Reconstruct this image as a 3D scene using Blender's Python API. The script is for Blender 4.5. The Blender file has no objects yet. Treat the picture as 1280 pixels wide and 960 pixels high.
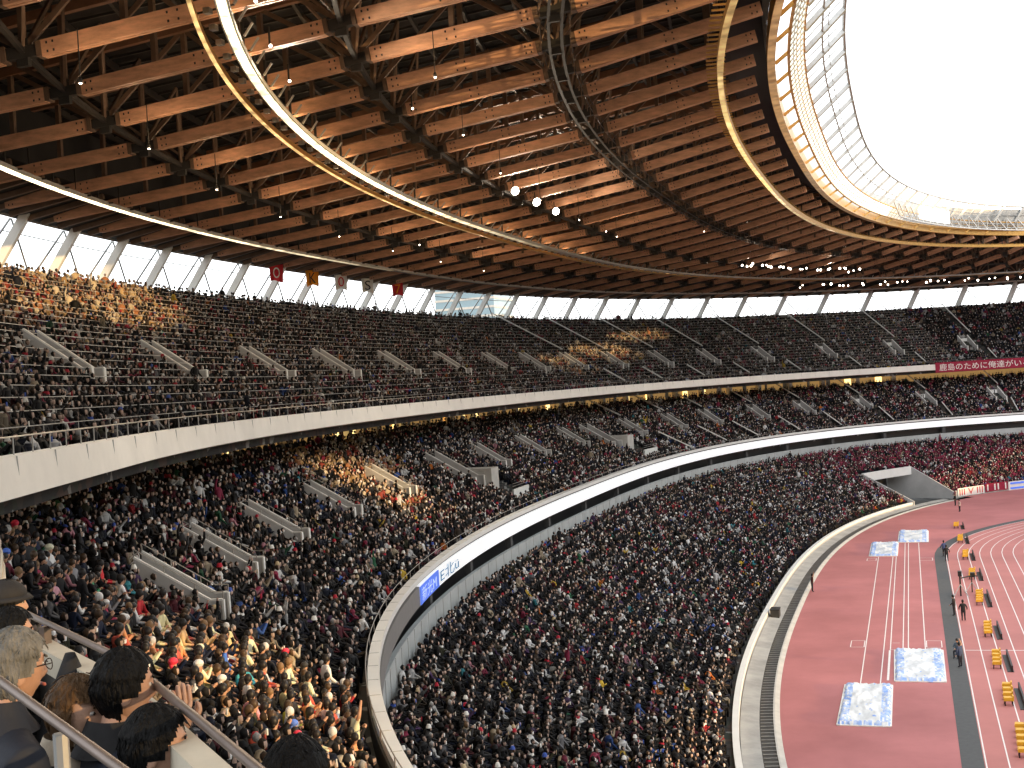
import bpy, bmesh, math, random
import numpy as np
from mathutils import Vector, Matrix
random.seed(7); RNG=np.random.default_rng(11)
PI=math.pi
scn=bpy.context.scene
COL=scn.collection
# ------------------------------------------------------------------ bowl plan: one family of oval rings
CX,CY=50.34,111.25
KA=np.array([20.,53.,60,78.5,85,104.4,112,140])
FAM=[0]
BN=([95,107.8,104.3,111.5,124.4,130,134,160],[95,107.8,104.3,111.5,116.5,128,134,160],[95,107.8,104.3,111.8,114.9,123,127,150])
def prm(a):
    return (np.interp(a,KA,[95,107.8,104.3,111.5,113.5,123,127,150]),
            np.interp(a,KA,BN[FAM[0]]),
            np.interp(a,KA,[2.62,2.62,2.6,2.62,2.5,2.5,2.5,2.5]))
def pos_t(t,a):
    t=np.asarray(t,float); a=np.asarray(a,float)
    b,bn,p=prm(a); c,s=np.cos(t),np.sin(t)
    X=CX+a*np.sign(c)*np.abs(c)**(2/p)
    Y=CY+np.where(s<0,bn,b)*np.sign(s)*np.abs(s)**(2/p)
    return X,Y
_TT=np.linspace(0,2*PI,8001)
_X,_Y=pos_t(_TT,84.0)
_S=np.concatenate([[0],np.cumsum(np.hypot(np.diff(_X),np.diff(_Y)))])
PER=_S[-1]
SJ=403.
def pos(s,a):
    s=np.asarray(s,float); a=np.asarray(a,float)
    if FAM[0]!=0: return pos_t(np.interp(s%PER,_S,_TT),a)
    s_,a_=np.broadcast_arrays(s,a); st=(a_>84)&(s_>SJ)&(s_<470)     # the top balcony runs out straight beyond SJ
    q=np.where(st,SJ,s_); X,Y=pos_t(np.interp(q%PER,_S,_TT),a_)
    x1,y1=pos_t(np.interp(SJ,_S,_TT),84.85); x0,y0=pos_t(np.interp(SJ-2,_S,_TT),84.85)
    X=X+np.where(st,(s_-SJ)*(x1-x0)/2,0); Y=Y+np.where(st,(s_-SJ)*(y1-y0)/2,0)
    return X,Y
def frame(s,a):
    """point, inward normal, tangent"""
    x,y=pos(s,a); x1,y1=pos(s+.4,a); x0,y0=pos(s-.4,a)
    tx,ty=x1-x0,y1-y0; L=np.hypot(tx,ty)+1e-9; tx,ty=tx/L,ty/L
    nx,ny=-ty,tx   # ring runs anticlockwise -> left of travel is inward
    return x,y,nx,ny,tx,ty
def sof(X,Y,a):
    b,bn,p=prm(a); B=b if Y>CY else bn
    c=abs((X-CX)/a)**(p/2)*np.sign(X-CX); s=abs((Y-CY)/B)**(p/2)*np.sign(Y-CY)
    return float(np.interp(math.atan2(s,c)%(2*PI),_TT,_S))
def zroof(a): return np.interp(a,[50,53.7,58.2,61.3,83.5,98.8,104.4,112],[39.5,38.8,38.3,37,34,32.9,32.2,31.6])
# ------------------------------------------------------------------ camera
CF,YAW,PITCH,ROLL,CZ=1597.22,.3015,-.0003,-.0605,20.39
fw=Vector((-math.sin(YAW)*math.cos(PITCH),math.cos(YAW)*math.cos(PITCH),-math.sin(PITCH)))
r0=Vector((math.cos(YAW),math.sin(YAW),0)); u0=r0.cross(fw)
cr=r0*math.cos(ROLL)+u0*math.sin(ROLL); cu=-r0*math.sin(ROLL)+u0*math.cos(ROLL)
cd=bpy.data.cameras.new('camera'); cam=bpy.data.objects.new('camera',cd); COL.objects.link(cam)
M=Matrix((cr,cu,-fw)).transposed().to_4x4(); M.translation=Vector((0,0,CZ)); cam.matrix_world=M
cd.sensor_width=36; cd.lens=36*CF/1280; cd.clip_end=5000; cd.clip_start=.1
scn.camera=cam
def proj(x,y,z):
    dx,dy,dz=x,y,z-CZ
    d=dx*fw.x+dy*fw.y+dz*fw.z; d=np.where(np.abs(d)<1e-3,1e-3,d)
    return 640+CF*(dx*cr.x+dy*cr.y+dz*cr.z)/d, 480-CF*(dx*cu.x+dy*cu.y+dz*cu.z)/d, d
# ------------------------------------------------------------------ materials
def mat(name,col,rough=.7,metal=0,noise=0,nscale=2.,bump=0,bscale=20.,emit=None,estr=0,spec=.4,stretch=(1,1,1),col2=None,coat=0):
    m=bpy.data.materials.new(name); m.use_nodes=True; nt=m.node_tree; N=nt.nodes; L=nt.links
    b=N['Principled BSDF']; b.inputs['Base Color'].default_value=(*col,1); b.inputs['Roughness'].default_value=rough
    b.inputs['Metallic'].default_value=metal; b.inputs['Specular IOR Level'].default_value=spec
    if coat: b.inputs['Coat Weight'].default_value=coat
    if emit: b.inputs['Emission Color'].default_value=(*emit,1); b.inputs['Emission Strength'].default_value=estr
    if noise or bump:
        tc=N.new('ShaderNodeTexCoord'); mp=N.new('ShaderNodeMapping'); mp.inputs['Scale'].default_value=stretch; L.new(tc.outputs['Object'],mp.inputs[0])
    if noise:
        n=N.new('ShaderNodeTexNoise'); n.inputs['Scale'].default_value=nscale; n.inputs['Detail'].default_value=6; n.inputs['Roughness'].default_value=.65; L.new(mp.outputs[0],n.inputs['Vector'])
        r=N.new('ShaderNodeValToRGB'); c2=col2 or tuple(c*(1-noise) for c in col)
        r.color_ramp.elements[0].position=.3; r.color_ramp.elements[0].color=(*c2,1)
        r.color_ramp.elements[1].position=.7; r.color_ramp.elements[1].color=(*[min(1,c*(1+noise*.5)) for c in col],1)
        L.new(n.outputs['Fac'],r.inputs[0]); L.new(r.outputs[0],b.inputs['Base Color'])
    if bump:
        n2=N.new('ShaderNodeTexNoise'); n2.inputs['Scale'].default_value=bscale; n2.inputs['Detail'].default_value=5; L.new(mp.outputs[0],n2.inputs['Vector'])
        bp=N.new('ShaderNodeBump'); bp.inputs['Strength'].default_value=bump; bp.inputs['Distance'].default_value=.02; L.new(n2.outputs['Fac'],bp.inputs['Height']); L.new(bp.outputs[0],b.inputs['Normal'])
    return m
MT={}
MT['concrete']=mat('concrete',(.2,.195,.185),.85,noise=.3,nscale=1.2,bump=.2)
MT['conc_light']=mat('light_concrete',(.5,.49,.46),.8,noise=.18,nscale=.8)
MT['conc_dark']=mat('dark_concrete',(.075,.075,.075),.85,noise=.3,nscale=1.)
MT['white']=mat('white_paint',(.78,.78,.75),.5,noise=.07,nscale=.6)
MT['white_warm']=mat('warm_white_panel',(.84,.81,.74),.5,noise=.1,nscale=.5)
MT['grey_panel']=mat('grey_panel',(.46,.46,.455),.6,noise=.12,nscale=.7)
MT['parapet_grey']=mat('pale_grey_parapet',(.42,.45,.45),.6,noise=.15,nscale=.7)
MT['moat']=mat('moat_concrete',(.33,.335,.33),.85,noise=.3,nscale=.5,bump=.2)
MT['steel_grey']=mat('grey_painted_steel',(.2,.2,.195),.5,noise=.2,nscale=2)
MT['steel']=mat('galvanised_steel',(.45,.45,.44),.4,metal=.7,noise=.2,nscale=4)
MT['steel_dark']=mat('dark_steel',(.05,.047,.043),.55,metal=.3,noise=.3,nscale=1.5)
MT['steel_brown']=mat('brown_steel',(.19,.125,.085),.6,metal=.1,noise=.3,nscale=1.5)
MT['deck']=mat('roof_deck_metal',(.022,.022,.022),.8,noise=.4,nscale=.5)
MT['rail']=mat('rail_steel',(.42,.4,.37),.4,metal=.7)
MT['asphalt_grey']=mat('grey_rubber_strip',(.09,.092,.094),.9,noise=.15,nscale=3)
MT['line']=mat('white_line_paint',(.8,.76,.74),.7,noise=.1,nscale=3)
MT['grass']=mat('pitch_grass',(.24,.28,.12),.95,noise=.4,nscale=5,bump=.5)
MT['black']=mat('black_plastic',(.015,.015,.016),.5)
MT['gold']=mat('gold_tinted_metal',(.72,.42,.13),.35,metal=.5,noise=.2,nscale=2)
MT['glass']=mat('frosted_roof_glass',(.75,.78,.78),.35,spec=.6)
MT['warmwall']=mat('concourse_wall',(.55,.36,.14),.7,noise=.45,nscale=.35,stretch=(1,1,.05),emit=(1,.58,.2),estr=.26)  # the wall's own glow stands in for lamp light falling on it
MT['warmlamp']=mat('concourse_lamp',(1,.8,.4),.5,emit=(1,.72,.28),estr=2.2)
MT['lampglow']=mat('floodlight_lens',(1,.9,.8),.5,emit=(1,.86,.68),estr=45)
MT['spark']=mat('spotlight_lens',(1,.9,.8),.5,emit=(1,.85,.68),estr=18)
MT['crimson']=mat('crimson_cloth',(.3,.015,.045),.8,noise=.2,nscale=2)
MT['redcloth']=mat('red_cloth',(.6,.03,.04),.8,noise=.15,nscale=2)
MT['orangecloth']=mat('orange_cloth',(.85,.3,.02),.8,noise=.15,nscale=2)
MT['whitecloth']=mat('white_cloth',(.8,.78,.72),.8,noise=.12,nscale=2)
MT['yellow']=mat('yellow_vinyl',(.78,.42,.03),.5,noise=.15,nscale=3)
MT['adwhite']=mat('led_board_white',(.6,.6,.6),.4,emit=(.97,.99,1),estr=.62,noise=.05,nscale=.4)
MT['adgrey']=mat('led_board_unlit',(.22,.22,.215),.5,noise=.1)
MT['adblue']=mat('led_board_blue',(.05,.12,.55),.4,emit=(.12,.25,.9),estr=.55)
MT['adink']=mat('led_board_ink',(.03,.15,.3),.4,emit=(.05,.25,.45),estr=.3)
MT['sky_tower']=mat('tower_glass',(.2,.3,.36),.25,noise=.2,nscale=.1,spec=.6)
# timber with grain
m=mat('larch_timber',(.76,.42,.26),.6,noise=.35,nscale=.9,stretch=(1,1,4),bump=.1,bscale=8); MT['timber']=m
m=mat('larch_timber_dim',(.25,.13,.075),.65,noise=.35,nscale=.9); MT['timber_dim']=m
# track rubber: broad tonal drift
MT['track']=mat('track_rubber',(.41,.15,.15),.8,noise=.42,nscale=.11,bump=.25,bscale=60,col2=(.34,.115,.115))
MT['track2']=mat('lane_rubber',(.47,.18,.165),.85,noise=.2,nscale=.09,bump=.25,bscale=60)
# terrace: concrete with coloured seat mosaic
def terrace_mat():
    m=mat('terrace_seats',(.1,.09,.08),.75,noise=.3); nt=m.node_tree; N=nt.nodes; L=nt.links; b=N['Principled BSDF']
    tc=N.new('ShaderNodeTexCoord'); v=N.new('ShaderNodeTexVoronoi'); v.inputs['Scale'].default_value=1.9; L.new(tc.outputs['Object'],v.inputs['Vector'])
    sx=N.new('ShaderNodeSeparateColor'); L.new(v.outputs['Color'],sx.inputs[0]); r=N.new('ShaderNodeValToRGB'); r.color_ramp.interpolation='CONSTANT'
    cs=[(0,(.012,.013,.013)),(.4,(.035,.03,.026)),(.6,(.02,.028,.018)),(.75,(.05,.03,.022)),(.93,(.2,.2,.19))]
    while len(r.color_ramp.elements)<len(cs): r.color_ramp.elements.new(.5)
    for e,(p,c) in zip(r.color_ramp.elements,cs): e.position=p; e.color=(*c,1)
    L.new(sx.outputs[0],r.inputs[0]); L.new(r.outputs[0],b.inputs['Base Color']); return m
MT['terrace']=terrace_mat()
def attr_mat():
    m=mat('spectator_clothes_and_skin',(.1,.1,.1),.75,spec=.25); nt=m.node_tree; a=nt.nodes.new('ShaderNodeAttribute'); a.attribute_name='tint'
    nt.links.new(a.outputs['Color'],nt.nodes['Principled BSDF'].inputs['Base Color']); return m
MT['crowd']=attr_mat()
def glassmat():
    m=bpy.data.materials.new('clear_glass'); m.use_nodes=True; nt=m.node_tree; b=nt.nodes['Principled BSDF']
    tr=nt.nodes.new('ShaderNodeBsdfTransparent'); tr.inputs[0].default_value=(.93,.97,.95,1); mx=nt.nodes.new('ShaderNodeMixShader'); mx.inputs[0].default_value=.16
    b.inputs['Base Color'].default_value=(.7,.75,.73,1); b.inputs['Roughness'].default_value=.08
    nt.links.new(tr.outputs[0],mx.inputs[1]); nt.links.new(b.outputs[0],mx.inputs[2]); nt.links.new(mx.outputs[0],nt.nodes['Material Output'].inputs[0]); return m
MT['clear']=glassmat()
# ------------------------------------------------------------------ mesh helpers
def props(o,label=None,cat=None,group=None,kind=None):
    if label: o['label']=label
    if cat: o['category']=cat
    if group: o['group']=group
    if kind: o['kind']=kind
    return o
class MB:
    def __init__(s): s.v=[]; s.f=[]; s.m=[]; s.n=0; s.mats=[]
    def mi(s,m):
        m=MT[m] if isinstance(m,str) else m
        if m not in s.mats: s.mats.append(m)
        return s.mats.index(m)
    def add(s,vs,fs,m):
        k=s.mi(m); n=s.n
        s.v.extend([tuple(map(float,v)) for v in vs]); s.n+=len(vs)
        s.f.extend([tuple(n+i for i in f) for f in fs]); s.m.extend([k]*len(fs)); return s
    def box(s,c,h,m,rx=None,ry=None,rz=None):
        """centre c, half sizes h, optional axes"""
        X=Vector(rx or (1,0,0)); Y=Vector(ry or (0,1,0)); Z=Vector(rz or (0,0,1)); c=Vector(c)
        vs=[c+X*(h[0]*i)+Y*(h[1]*j)+Z*(h[2]*k) for k in(-1,1) for j in(-1,1) for i in(-1,1)]
        return s.add(vs,[(0,2,3,1),(4,5,7,6),(0,1,5,4),(2,6,7,3),(0,4,6,2),(1,3,7,5)],m)
    def bar(s,p,q,w,h,m,up=(0,0,1)):
        p,q=Vector(p),Vector(q); d=q-p; L=d.length
        if L<1e-6: return s
        d/=L; X=d.cross(Vector(up)); 
        if X.length<1e-4: X=d.cross(Vector((1,0,0)))
        X.normalize(); Z=X.cross(d)
        return s.box((p+q)/2,(w/2,L/2,h/2),m,X,d,Z)
    def tube(s,pts,r,m,n=6,cap=True):
        pts=[Vector(p) for p in pts]; k=len(pts); rr=r if isinstance(r,(list,tuple)) else [r]*k
        vs=[]; X=None
        for i,p in enumerate(pts):
            d=(pts[min(i+1,k-1)]-pts[max(i-1,0)]).normalized()
            if X is None:
                X=d.cross(Vector((0,0,1))); 
                if X.length<1e-3: X=d.cross(Vector((1,0,0)))
            X=(X-d*X.dot(d)).normalized(); Y=d.cross(X)
            vs+=[p+X*(rr[i]*math.cos(2*PI*j/n))+Y*(rr[i]*math.sin(2*PI*j/n)) for j in range(n)]
        fs=[(i*n+j,i*n+(j+1)%n,(i+1)*n+(j+1)%n,(i+1)*n+j) for i in range(k-1) for j in range(n)]
        if cap: fs+=[tuple(range(n))[::-1],tuple((k-1)*n+j for j in range(n))]
        return s.add(vs,fs,m)
    def ell(s,c,r,m,nu=10,nv=7,ax=None):
        X,Y,Z=[Vector(a) for a in (ax or ((1,0,0),(0,1,0),(0,0,1)))]; c=Vector(c)
        vs=[c+Z*r[2]]; 
        for i in range(1,nv):
            t=PI*i/nv
            for j in range(nu):
                f=2*PI*j/nu; vs.append(c+X*(r[0]*math.sin(t)*math.cos(f))+Y*(r[1]*math.sin(t)*math.sin(f))+Z*(r[2]*math.cos(t)))
        vs.append(c-Z*r[2]); e=len(vs)-1
        fs=[(0,1+j,1+(j+1)%nu) for j in range(nu)]
        for i in range(nv-2):
            for j in range(nu): a=1+i*nu+j; b=1+i*nu+(j+1)%nu; fs.append((a,a+nu,b+nu,b))
        fs+=[(e,1+(nv-2)*nu+(j+1)%nu,1+(nv-2)*nu+j) for j in range(nu)]
        return s.add(vs,fs,m)
    def obj(s,name,parent=None,smooth=False,loc=None):
        me=bpy.data.meshes.new(name); me.from_pydata(s.v,[],s.f); 
        for m in s.mats: me.materials.append(m)
        me.polygons.foreach_set('material_index',s.m)
        if smooth: me.polygons.foreach_set('use_smooth',[True]*len(s.f))
        me.update(); o=bpy.data.objects.new(name,me); COL.objects.link(o)
        if loc is not None:
            me.transform(Matrix.Translation(-Vector(loc)))
            o.location=loc
        if parent:
            o.parent=parent
            o.matrix_parent_inverse=Matrix.Translation(-parent.location) if loc is None else Matrix.Translation(-parent.location)
        return o
def empty(name,loc,label=None,cat=None,group=None,kind=None):
    o=bpy.data.objects.new(name,None); COL.objects.link(o); o.location=loc; o.empty_display_size=.3
    return props(o,label,cat,group,kind)
def sweep(mb,prof,s0,s1,ds,m,closed=False,keep=None,caps=True):
    """sweep (a,z) profile along the ring from s0 to s1. keep(xc,yc,zc)->bool mask per face"""
    n=max(2,int(round((s1-s0)/ds))+1); S=np.linspace(s0,s1,n); k=len(prof)
    P=np.empty((n,k,3))
    for j,(a,z) in enumerate(prof):
        x,y=pos(S,a); P[:,j,0]=x; P[:,j,1]=y; P[:,j,2]=z
    kk=k if closed else k-1
    base=mb.n; mb.v.extend(map(tuple,P.reshape(-1,3).tolist())); mb.n+=n*k; mi=mb.mi(m)
    for i in range(n-1):
        for j in range(kk):
            j2=(j+1)%k
            if keep is not None:
                c=(P[i,j]+P[i+1,j]+P[i+1,j2]+P[i,j2])/4
                if not keep(c): continue
            mb.f.append((base+i*k+j,base+i*k+j2,base+(i+1)*k+j2,base+(i+1)*k+j)); mb.m.append(mi)
    if closed and caps:
        mb.f.append(tuple(base+j for j in range(k))); mb.m.append(mi)
        mb.f.append(tuple(base+(n-1)*k+j for j in range(k))[::-1]); mb.m.append(mi)
    return mb
def p3(s,a,z):
    x,y=pos(s,a); return Vector((float(x),float(y),float(z)))
# ------------------------------------------------------------------ sun, and openings cut in the unseen far side to light chosen patches
SAZ,SEL=math.radians(-15),math.radians(7)
SUN=np.array([math.cos(SAZ)*math.cos(SEL),math.sin(SAZ)*math.cos(SEL),math.sin(SEL)])
LITS=[((-50.5,64,28.3),(16,3.8)),((-44,50,26.4),(9,2.2)),((-38,150,22.6),(7,1.7)),((-37.5,166,24.0),(9,1.8)),((-37,182,26.4),(8,.9)),
      ((-36.5,78.5,15.6),(6,1.8)),((-37,87,16.0),(4,1.6)),((-34,80,13.8),(5,1.2)),((-20,30.5,13.4),(5,1.1)),((-17.5,32.5,12.2),(5.5,1.4)),((-14.5,29,11.6),(5,1.6)),((-2.5,4.3,19.6),(2.5,.45))]
e1=np.array([-SUN[1],SUN[0],0]); e1/=np.linalg.norm(e1); e2=np.cross(SUN,e1)
if e2[2]<0: e2=-e2
def blocks(c):
    if c[0]<45: return True
    for q,(rx,rz) in LITS:
        d=c-np.array(q)
        if (d@e1/rx)**2+(d@e2/rz)**2<1: return False
    return True
# ------------------------------------------------------------------ ground, track, pitch
def sheet(name,pts,z,m,label=None):
    mb=MB(); mb.add([(x,y,z) for x,y in pts],[tuple(range(len(pts)))],m); o=mb.obj(name); props(o,kind='structure'); return o
sheet('ground',[(-1500,-1500),(1500,-1500),(1500,1500),(-1500,1500)],-.35,'conc_dark')
mb=MB(); S=np.linspace(0,PER,300,endpoint=False); x,y=pos(S,60.2)
mb.add([(a,b,0) for a,b in zip(x,y)],[tuple(range(300))],'track'); o=mb.obj('track_ground'); props(o,kind='structure')
mb=MB(); sweep(mb,[(60.1,-.02),(71,-.02)],206,226,1,'track'); props(mb.obj('entry_ground'),kind='structure')
TCX=50.3; YS,YE=54.,138.
def stadium(r,n=48):
    pts=[]
    for i in range(n+1):
        t=PI-PI*i/n; pts.append((TCX+r*math.cos(t),YE+r*math.sin(t)))
    for i in range(n+1):
        t=-PI*i/n; pts.append((TCX+r*math.cos(t),YS+r*math.sin(t)))
    return pts
def band(mb,r0,r1,z,m,n=48):
    A,B=stadium(r0,n),stadium(r1,n); k=len(A)
    mb.add([(x,y,z) for x,y in A+B],[(i,(i+1)%k,(i+1)%k+k,i+k) for i in range(k)],m)
mb=MB(); band(mb,47.85,48.95,.006,'asphalt_grey'); props(mb.obj('grey_perimeter_strip'),kind='structure')
mb=MB(); band(mb,36.3,47.85,.004,'track2'); props(mb.obj('running_track'),kind='structure')
mb=MB()
for i in range(10): r=47.8-1.08*i; band(mb,r-.07,r,.010,'line')
mb.add([(2.6,93.9,.0145),(14,93.9,.0145),(14,94.02,.0145),(2.6,94.02,.0145)],[(0,1,2,3)],'line')
props(mb.obj('lane_lines'),kind='structure')
mb=MB(); pts=stadium(36.3); mb.add([(x,y,.004) for x,y in pts],[tuple(range(len(pts)))],'grass'); props(mb.obj('pitch'),kind='structure')
mb=MB()
def lline(x0,y0,x1,y1,w,z=.006):
    d=Vector((x1-x0,y1-y0)); d.normalize(); n=Vector((-d.y,d.x))*w/2
    mb.add([(x0+n.x,y0+n.y,z),(x1+n.x,y1+n.y,z),(x1-n.x,y1-n.y,z),(x0-n.x,y0-n.y,z)],[(0,1,2,3)],'line')
for (x0,y0,x1,y1) in ((-4.12,83.6,-4.2,139),(-2.9,83.6,-2.75,139),(-2.42,94,-2.42,139),(-1.56,94,-1.56,149.2),(-1.2,94,-1.2,149.2),(-.05,94,-.12,149.2)): lline(x0,y0,x1,y1,.07)
for (x0,x1,y0,y1) in ((-5.2,-4.25,94.9,97.1),(.05,1.08,94.9,97.1),(-5.3,-4.4,136.4,138),(-.1,1.15,136,137.8)):
    lline(x0,y0,x1,y0,.06,.008); lline(x0,y1,x1,y1,.06,.008); lline(x0,y0,x0,y1,.06,.0105); lline(x1,y0,x1,y1,.06,.0105)
for (x0,x1,y) in ((-2.45,-1.7,94.05),(-2.3,-1.8,96.3)): lline(x0,y,x1,y,.06,.013)
lline(-2.45,85,-2.45,93.9,.14)
props(mb.obj('runway_lines'),kind='structure')
# moat floor, grating, perimeter wall
mb=MB(); sweep(mb,[(60.15,.012),(60.45,.10),(60.55,.10)],232,470,1.5,'conc_light'); sweep(mb,[(61.35,.05),(62.45,.2)],232,470,1.5,'moat')
props(mb.obj('moat_path'),kind='structure')
mb=MB(); sweep(mb,[(60.5,.02),(61.35,.02)],232,470,1.5,'steel_dark'); 
for s in np.arange(232,440,.8): mb.bar(p3(s,60.55,.04),p3(s,61.3,.04),.09,.03,'steel')
props(mb.obj('drain_grating'),'dark metal drain grating running along the edge of the red track','grating')
# ------------------------------------------------------------------ stands
TUN0,TUN1=228.3,242.
TUNA=70.6
SUPE=424.
TIERS={'lower':dict(a0=63.2,z0=.3,n=22,da=.695,dz=.31,s0=170,s1=500),
       'middle':dict(a0=79.35,z0=10.05,n=19,da=.71,dz=.348,s0=170,s1=500),
       'upper':dict(a0=86.2,z0=18.7,n=23,da=.8,dz=.43,s0=170,s1=SUPE)}
VU=[386.1,372.1,357.6,345.,331.8,318.5,305.3,294.5,283.,271.4,259.2,247.6,235.6,223.,211.,199,187]
VM=[401,391.2,380.1,367.5,353.9,339.,326.9,313.6,299.9,292.2,280.,267.3,257.,244.8,234.,222.,210.,198,186]
BIG=[339.,292.2]
def tier_profile(T,back=True):
    pr=[(T['a0']-.35,T['z0']-.6),(T['a0']-.35,T['z0'])]
    for k in range(T['n']):
        a=T['a0']+k*T['da']; z=T['z0']+k*T['dz']
        # seat strip standing at the back of the tread
        pr+=[(a+.28,z),(a+.28,z+.38),(a+.55,z+.40),(a+.57,z+.62),(a+.6,z+.62),(a+.6,z+T['dz'])]
        pr+=[(a+T['da'],z+T['dz'])] if k<T['n']-1 else [(a+1.5,z+T['dz'])]
    return pr
def stand(nm,key,label):
    T=TIERS[key]; root=empty(nm,p3(330,T['a0'],T['z0']),label,'stand')
    pr=tier_profile(T)
    mb=MB()
    if key=='lower':
        sweep(mb,pr,T['s0'],TUN0,2,'terrace'); sweep(mb,pr,TUN1,T['s1'],2,'terrace')
        k=int(math.ceil((TUNA-T['a0'])/T['da'])); i=2+k*7; sweep(mb,pr[i-1:],TUN0,TUN1,2,'terrace')
    else: sweep(mb,pr,T['s0'],T['s1'],2,'terrace')
    mb.obj('terrace',root)
    # coarse terrace for the side out of view
    mb=MB(); a1=T['a0']+T['n']*T['da']; z1=T['z0']+T['n']*T['dz']
    sweep(mb,[(T['a0']+(a1-T['a0'])*q/10,T['z0']+.8+(z1-T['z0'])*q/10) for q in range(11)],T['s1'] if key!='upper' else 452,PER+T['s0'],3,'conc_light',keep=blocks); mb.obj('far_terrace',root)
    return root,T
lowS,TL=stand('lower_stand','lower','lowest tier of packed seats wrapping the red track, white wall at its foot')
FAM[0]=1
midS,TM=stand('middle_stand','middle','middle tier of packed seats between the two long white balcony bands')
FAM[0]=0
upS,TU=stand('upper_stand','upper','steep top tier of packed seats under the slatted timber roof')
# lower: front wall with white cap, back parapet, dark gap behind
mb=MB(); 
for a,b in((TUN1 if TUN1>TUN0 else TUN0,470),):
    sweep(mb,[(62.5,-.3),(62.85,-.3),(62.85,.34),(62.5,.34)],TUN1,470,1.5,'grey_panel',closed=True)
mb.obj('front_wall',lowS)
mb=MB(); sweep(mb,[(62.5,.345),(62.88,.345),(62.88,.62),(62.5,.62)],TUN1,470,1.5,'white',closed=True); mb.obj('wall_cap',lowS)
mb=MB(); sweep(mb,[(78.75,6.3),(79.0,6.3),(79.0,8.65),(78.75,8.65)],170,470,1.5,'parapet_grey',closed=True); [mb.bar(p3(s,78.74,7),p3(s,78.74,8.64),.03,.04,'grey_panel') for s in np.arange(172,470,2.4)]; mb.obj('rear_parapet',lowS)
mb=MB(); sweep(mb,[(80.6,6.2),(80.6,9.75)],170,470,1.5,'black'); mb.obj('rear_wall',lowS)
for s in np.arange(212,440,12.3):
    mb=MB(); x,y,nx,ny,tx,ty=[float(v) for v in frame(s,79.4)]
    mb.box((x,y,8.4),(.3,.2,1.4),'conc_dark',(tx,ty,0),(nx,ny,0)); mb.obj('pillar',lowS)
FAM[0]=1
# middle balcony: white cap, dark reveal, LED board
SAD=380.5
mb=MB(); sweep(mb,[(78.45,10.80),(78.92,10.80),(78.92,11.06),(78.45,11.06)],170,470,1.5,'white',closed=True); [mb.bar(p3(s,78.5,11.065),p3(s,78.9,11.065),.03,.012,'grey_panel') for s in np.arange(172,470,2.4)]; mb.obj('balcony_cap',midS)
mb=MB(); sweep(mb,[(78.72,9.70),(79.0,9.70),(79.0,10.79),(78.72,10.79)],170,470,1.5,'steel_dark',closed=True); mb.obj('balcony_wall',midS)
mb=MB(); sweep(mb,[(78.42,9.72),(78.60,9.72),(78.60,10.66),(78.42,10.66)],170,SAD,1.5,'adwhite',closed=True); mb.obj('led_board',midS)
mb=MB(); sweep(mb,[(78.42,9.72),(78.60,9.72),(78.60,10.66),(78.42,10.66)],SAD+.02,470,1.5,'adgrey',closed=True); props(mb.obj('led_board',midS),label='unlit grey end of the balcony board')
mb=MB(); S_=np.arange(170,470,1.5)
mb.tube([p3(s,78.98,11.35) for s in S_],.02,'rail',4)
for s in S_[::2]: mb.bar(p3(s,78.98,11.0),p3(s,78.98,11.35),.03,.03,'rail')
mb.obj('balcony_rail',midS)
mb=MB(); sweep(mb,[(79.0,9.68),(94.6,16.4),(95.2,16.4)],170,470,2,'conc_dark'); mb.obj('soffit',midS)
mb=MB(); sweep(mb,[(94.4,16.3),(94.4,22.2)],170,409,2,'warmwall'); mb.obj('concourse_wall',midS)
for s in np.arange(214,407,4.3):
    mb=MB(); j=random.uniform(-1,1); sweep(mb,[(94.3,16.9),(94.3,18.3+random.random()*.3)],s+j,s+j+random.choice([.5,.8,1.1]),.5,'warmlamp' if random.random()<.4 else 'conc_light'); mb.obj('concourse_door',midS)
for s in np.arange(212,407,6.2):
    mb=MB(); x,y,nx,ny,tx,ty=[float(v) for v in frame(s,93.9)]
    mb.box((x,y,19),(.35,.3,2.6),'white_warm',(tx,ty,0),(nx,ny,0)); mb.obj('pillar',midS)
FAM[0]=0
# upper balcony band
mb=MB(); sweep(mb,[(84.75,18.62),(85.05,18.55),(85.35,18.55),(85.35,19.5),(84.85,19.5)],170,SUPE,1.2,'white_warm',closed=True); [mb.bar(p3(s,84.80,18.6),p3(s,84.83,19.49),.02,.03,'grey_panel') for s in np.arange(172,SUPE,3.1)]; mb.obj('balcony_wall',upS)
mb=MB(); S_=np.arange(170,SUPE+.5,1.5)
for z in (19.9,): mb.tube([p3(s,85.1,z) for s in S_],.02,'rail',4)
for s in S_: mb.bar(p3(s,85.1,19.5),p3(s,85.1,19.9),.025,.025,'rail')
mb.obj('balcony_rail',upS)
mb=MB(); sweep(mb,[(85.3,18.5),(86,18.4),(105,28.4),(106,28.6)],170,SUPE,2,'conc_dark'); mb.obj('soffit',upS)
mb=MB(); sweep(mb,[(104.7,28.2),(105.2,28.2),(105.2,29.1),(104.7,29.1)],170,430,2,'concrete',closed=True); mb.obj('rear_parapet',upS)
for k in range(1,TU['n']):
    mb=MB(); a=TU['a0']+k*.8-.08; z=TU['z0']+k*TU['dz']
    S_=np.arange(205,SUPE,2.0); mb.tube([p3(s,a,z+.92) for s in S_],.017,'rail',3,cap=False)
    for s in S_[::2]: mb.bar(p3(s,a,z),p3(s,a,z+.92),.02,.02,'rail')
    mb.obj('row_rail',upS)
mb=MB(); mb.add([p3(SUPE,a,z)+Vector((0,0,d)) for a,z,d in((85.2,18.4,0),(104.8,28.1,0),(104.8,28.1,1.2),(85.2,18.4,1.2))],[(0,1,2,3)],'concrete'); mb.obj('end_wall',upS)
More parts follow.
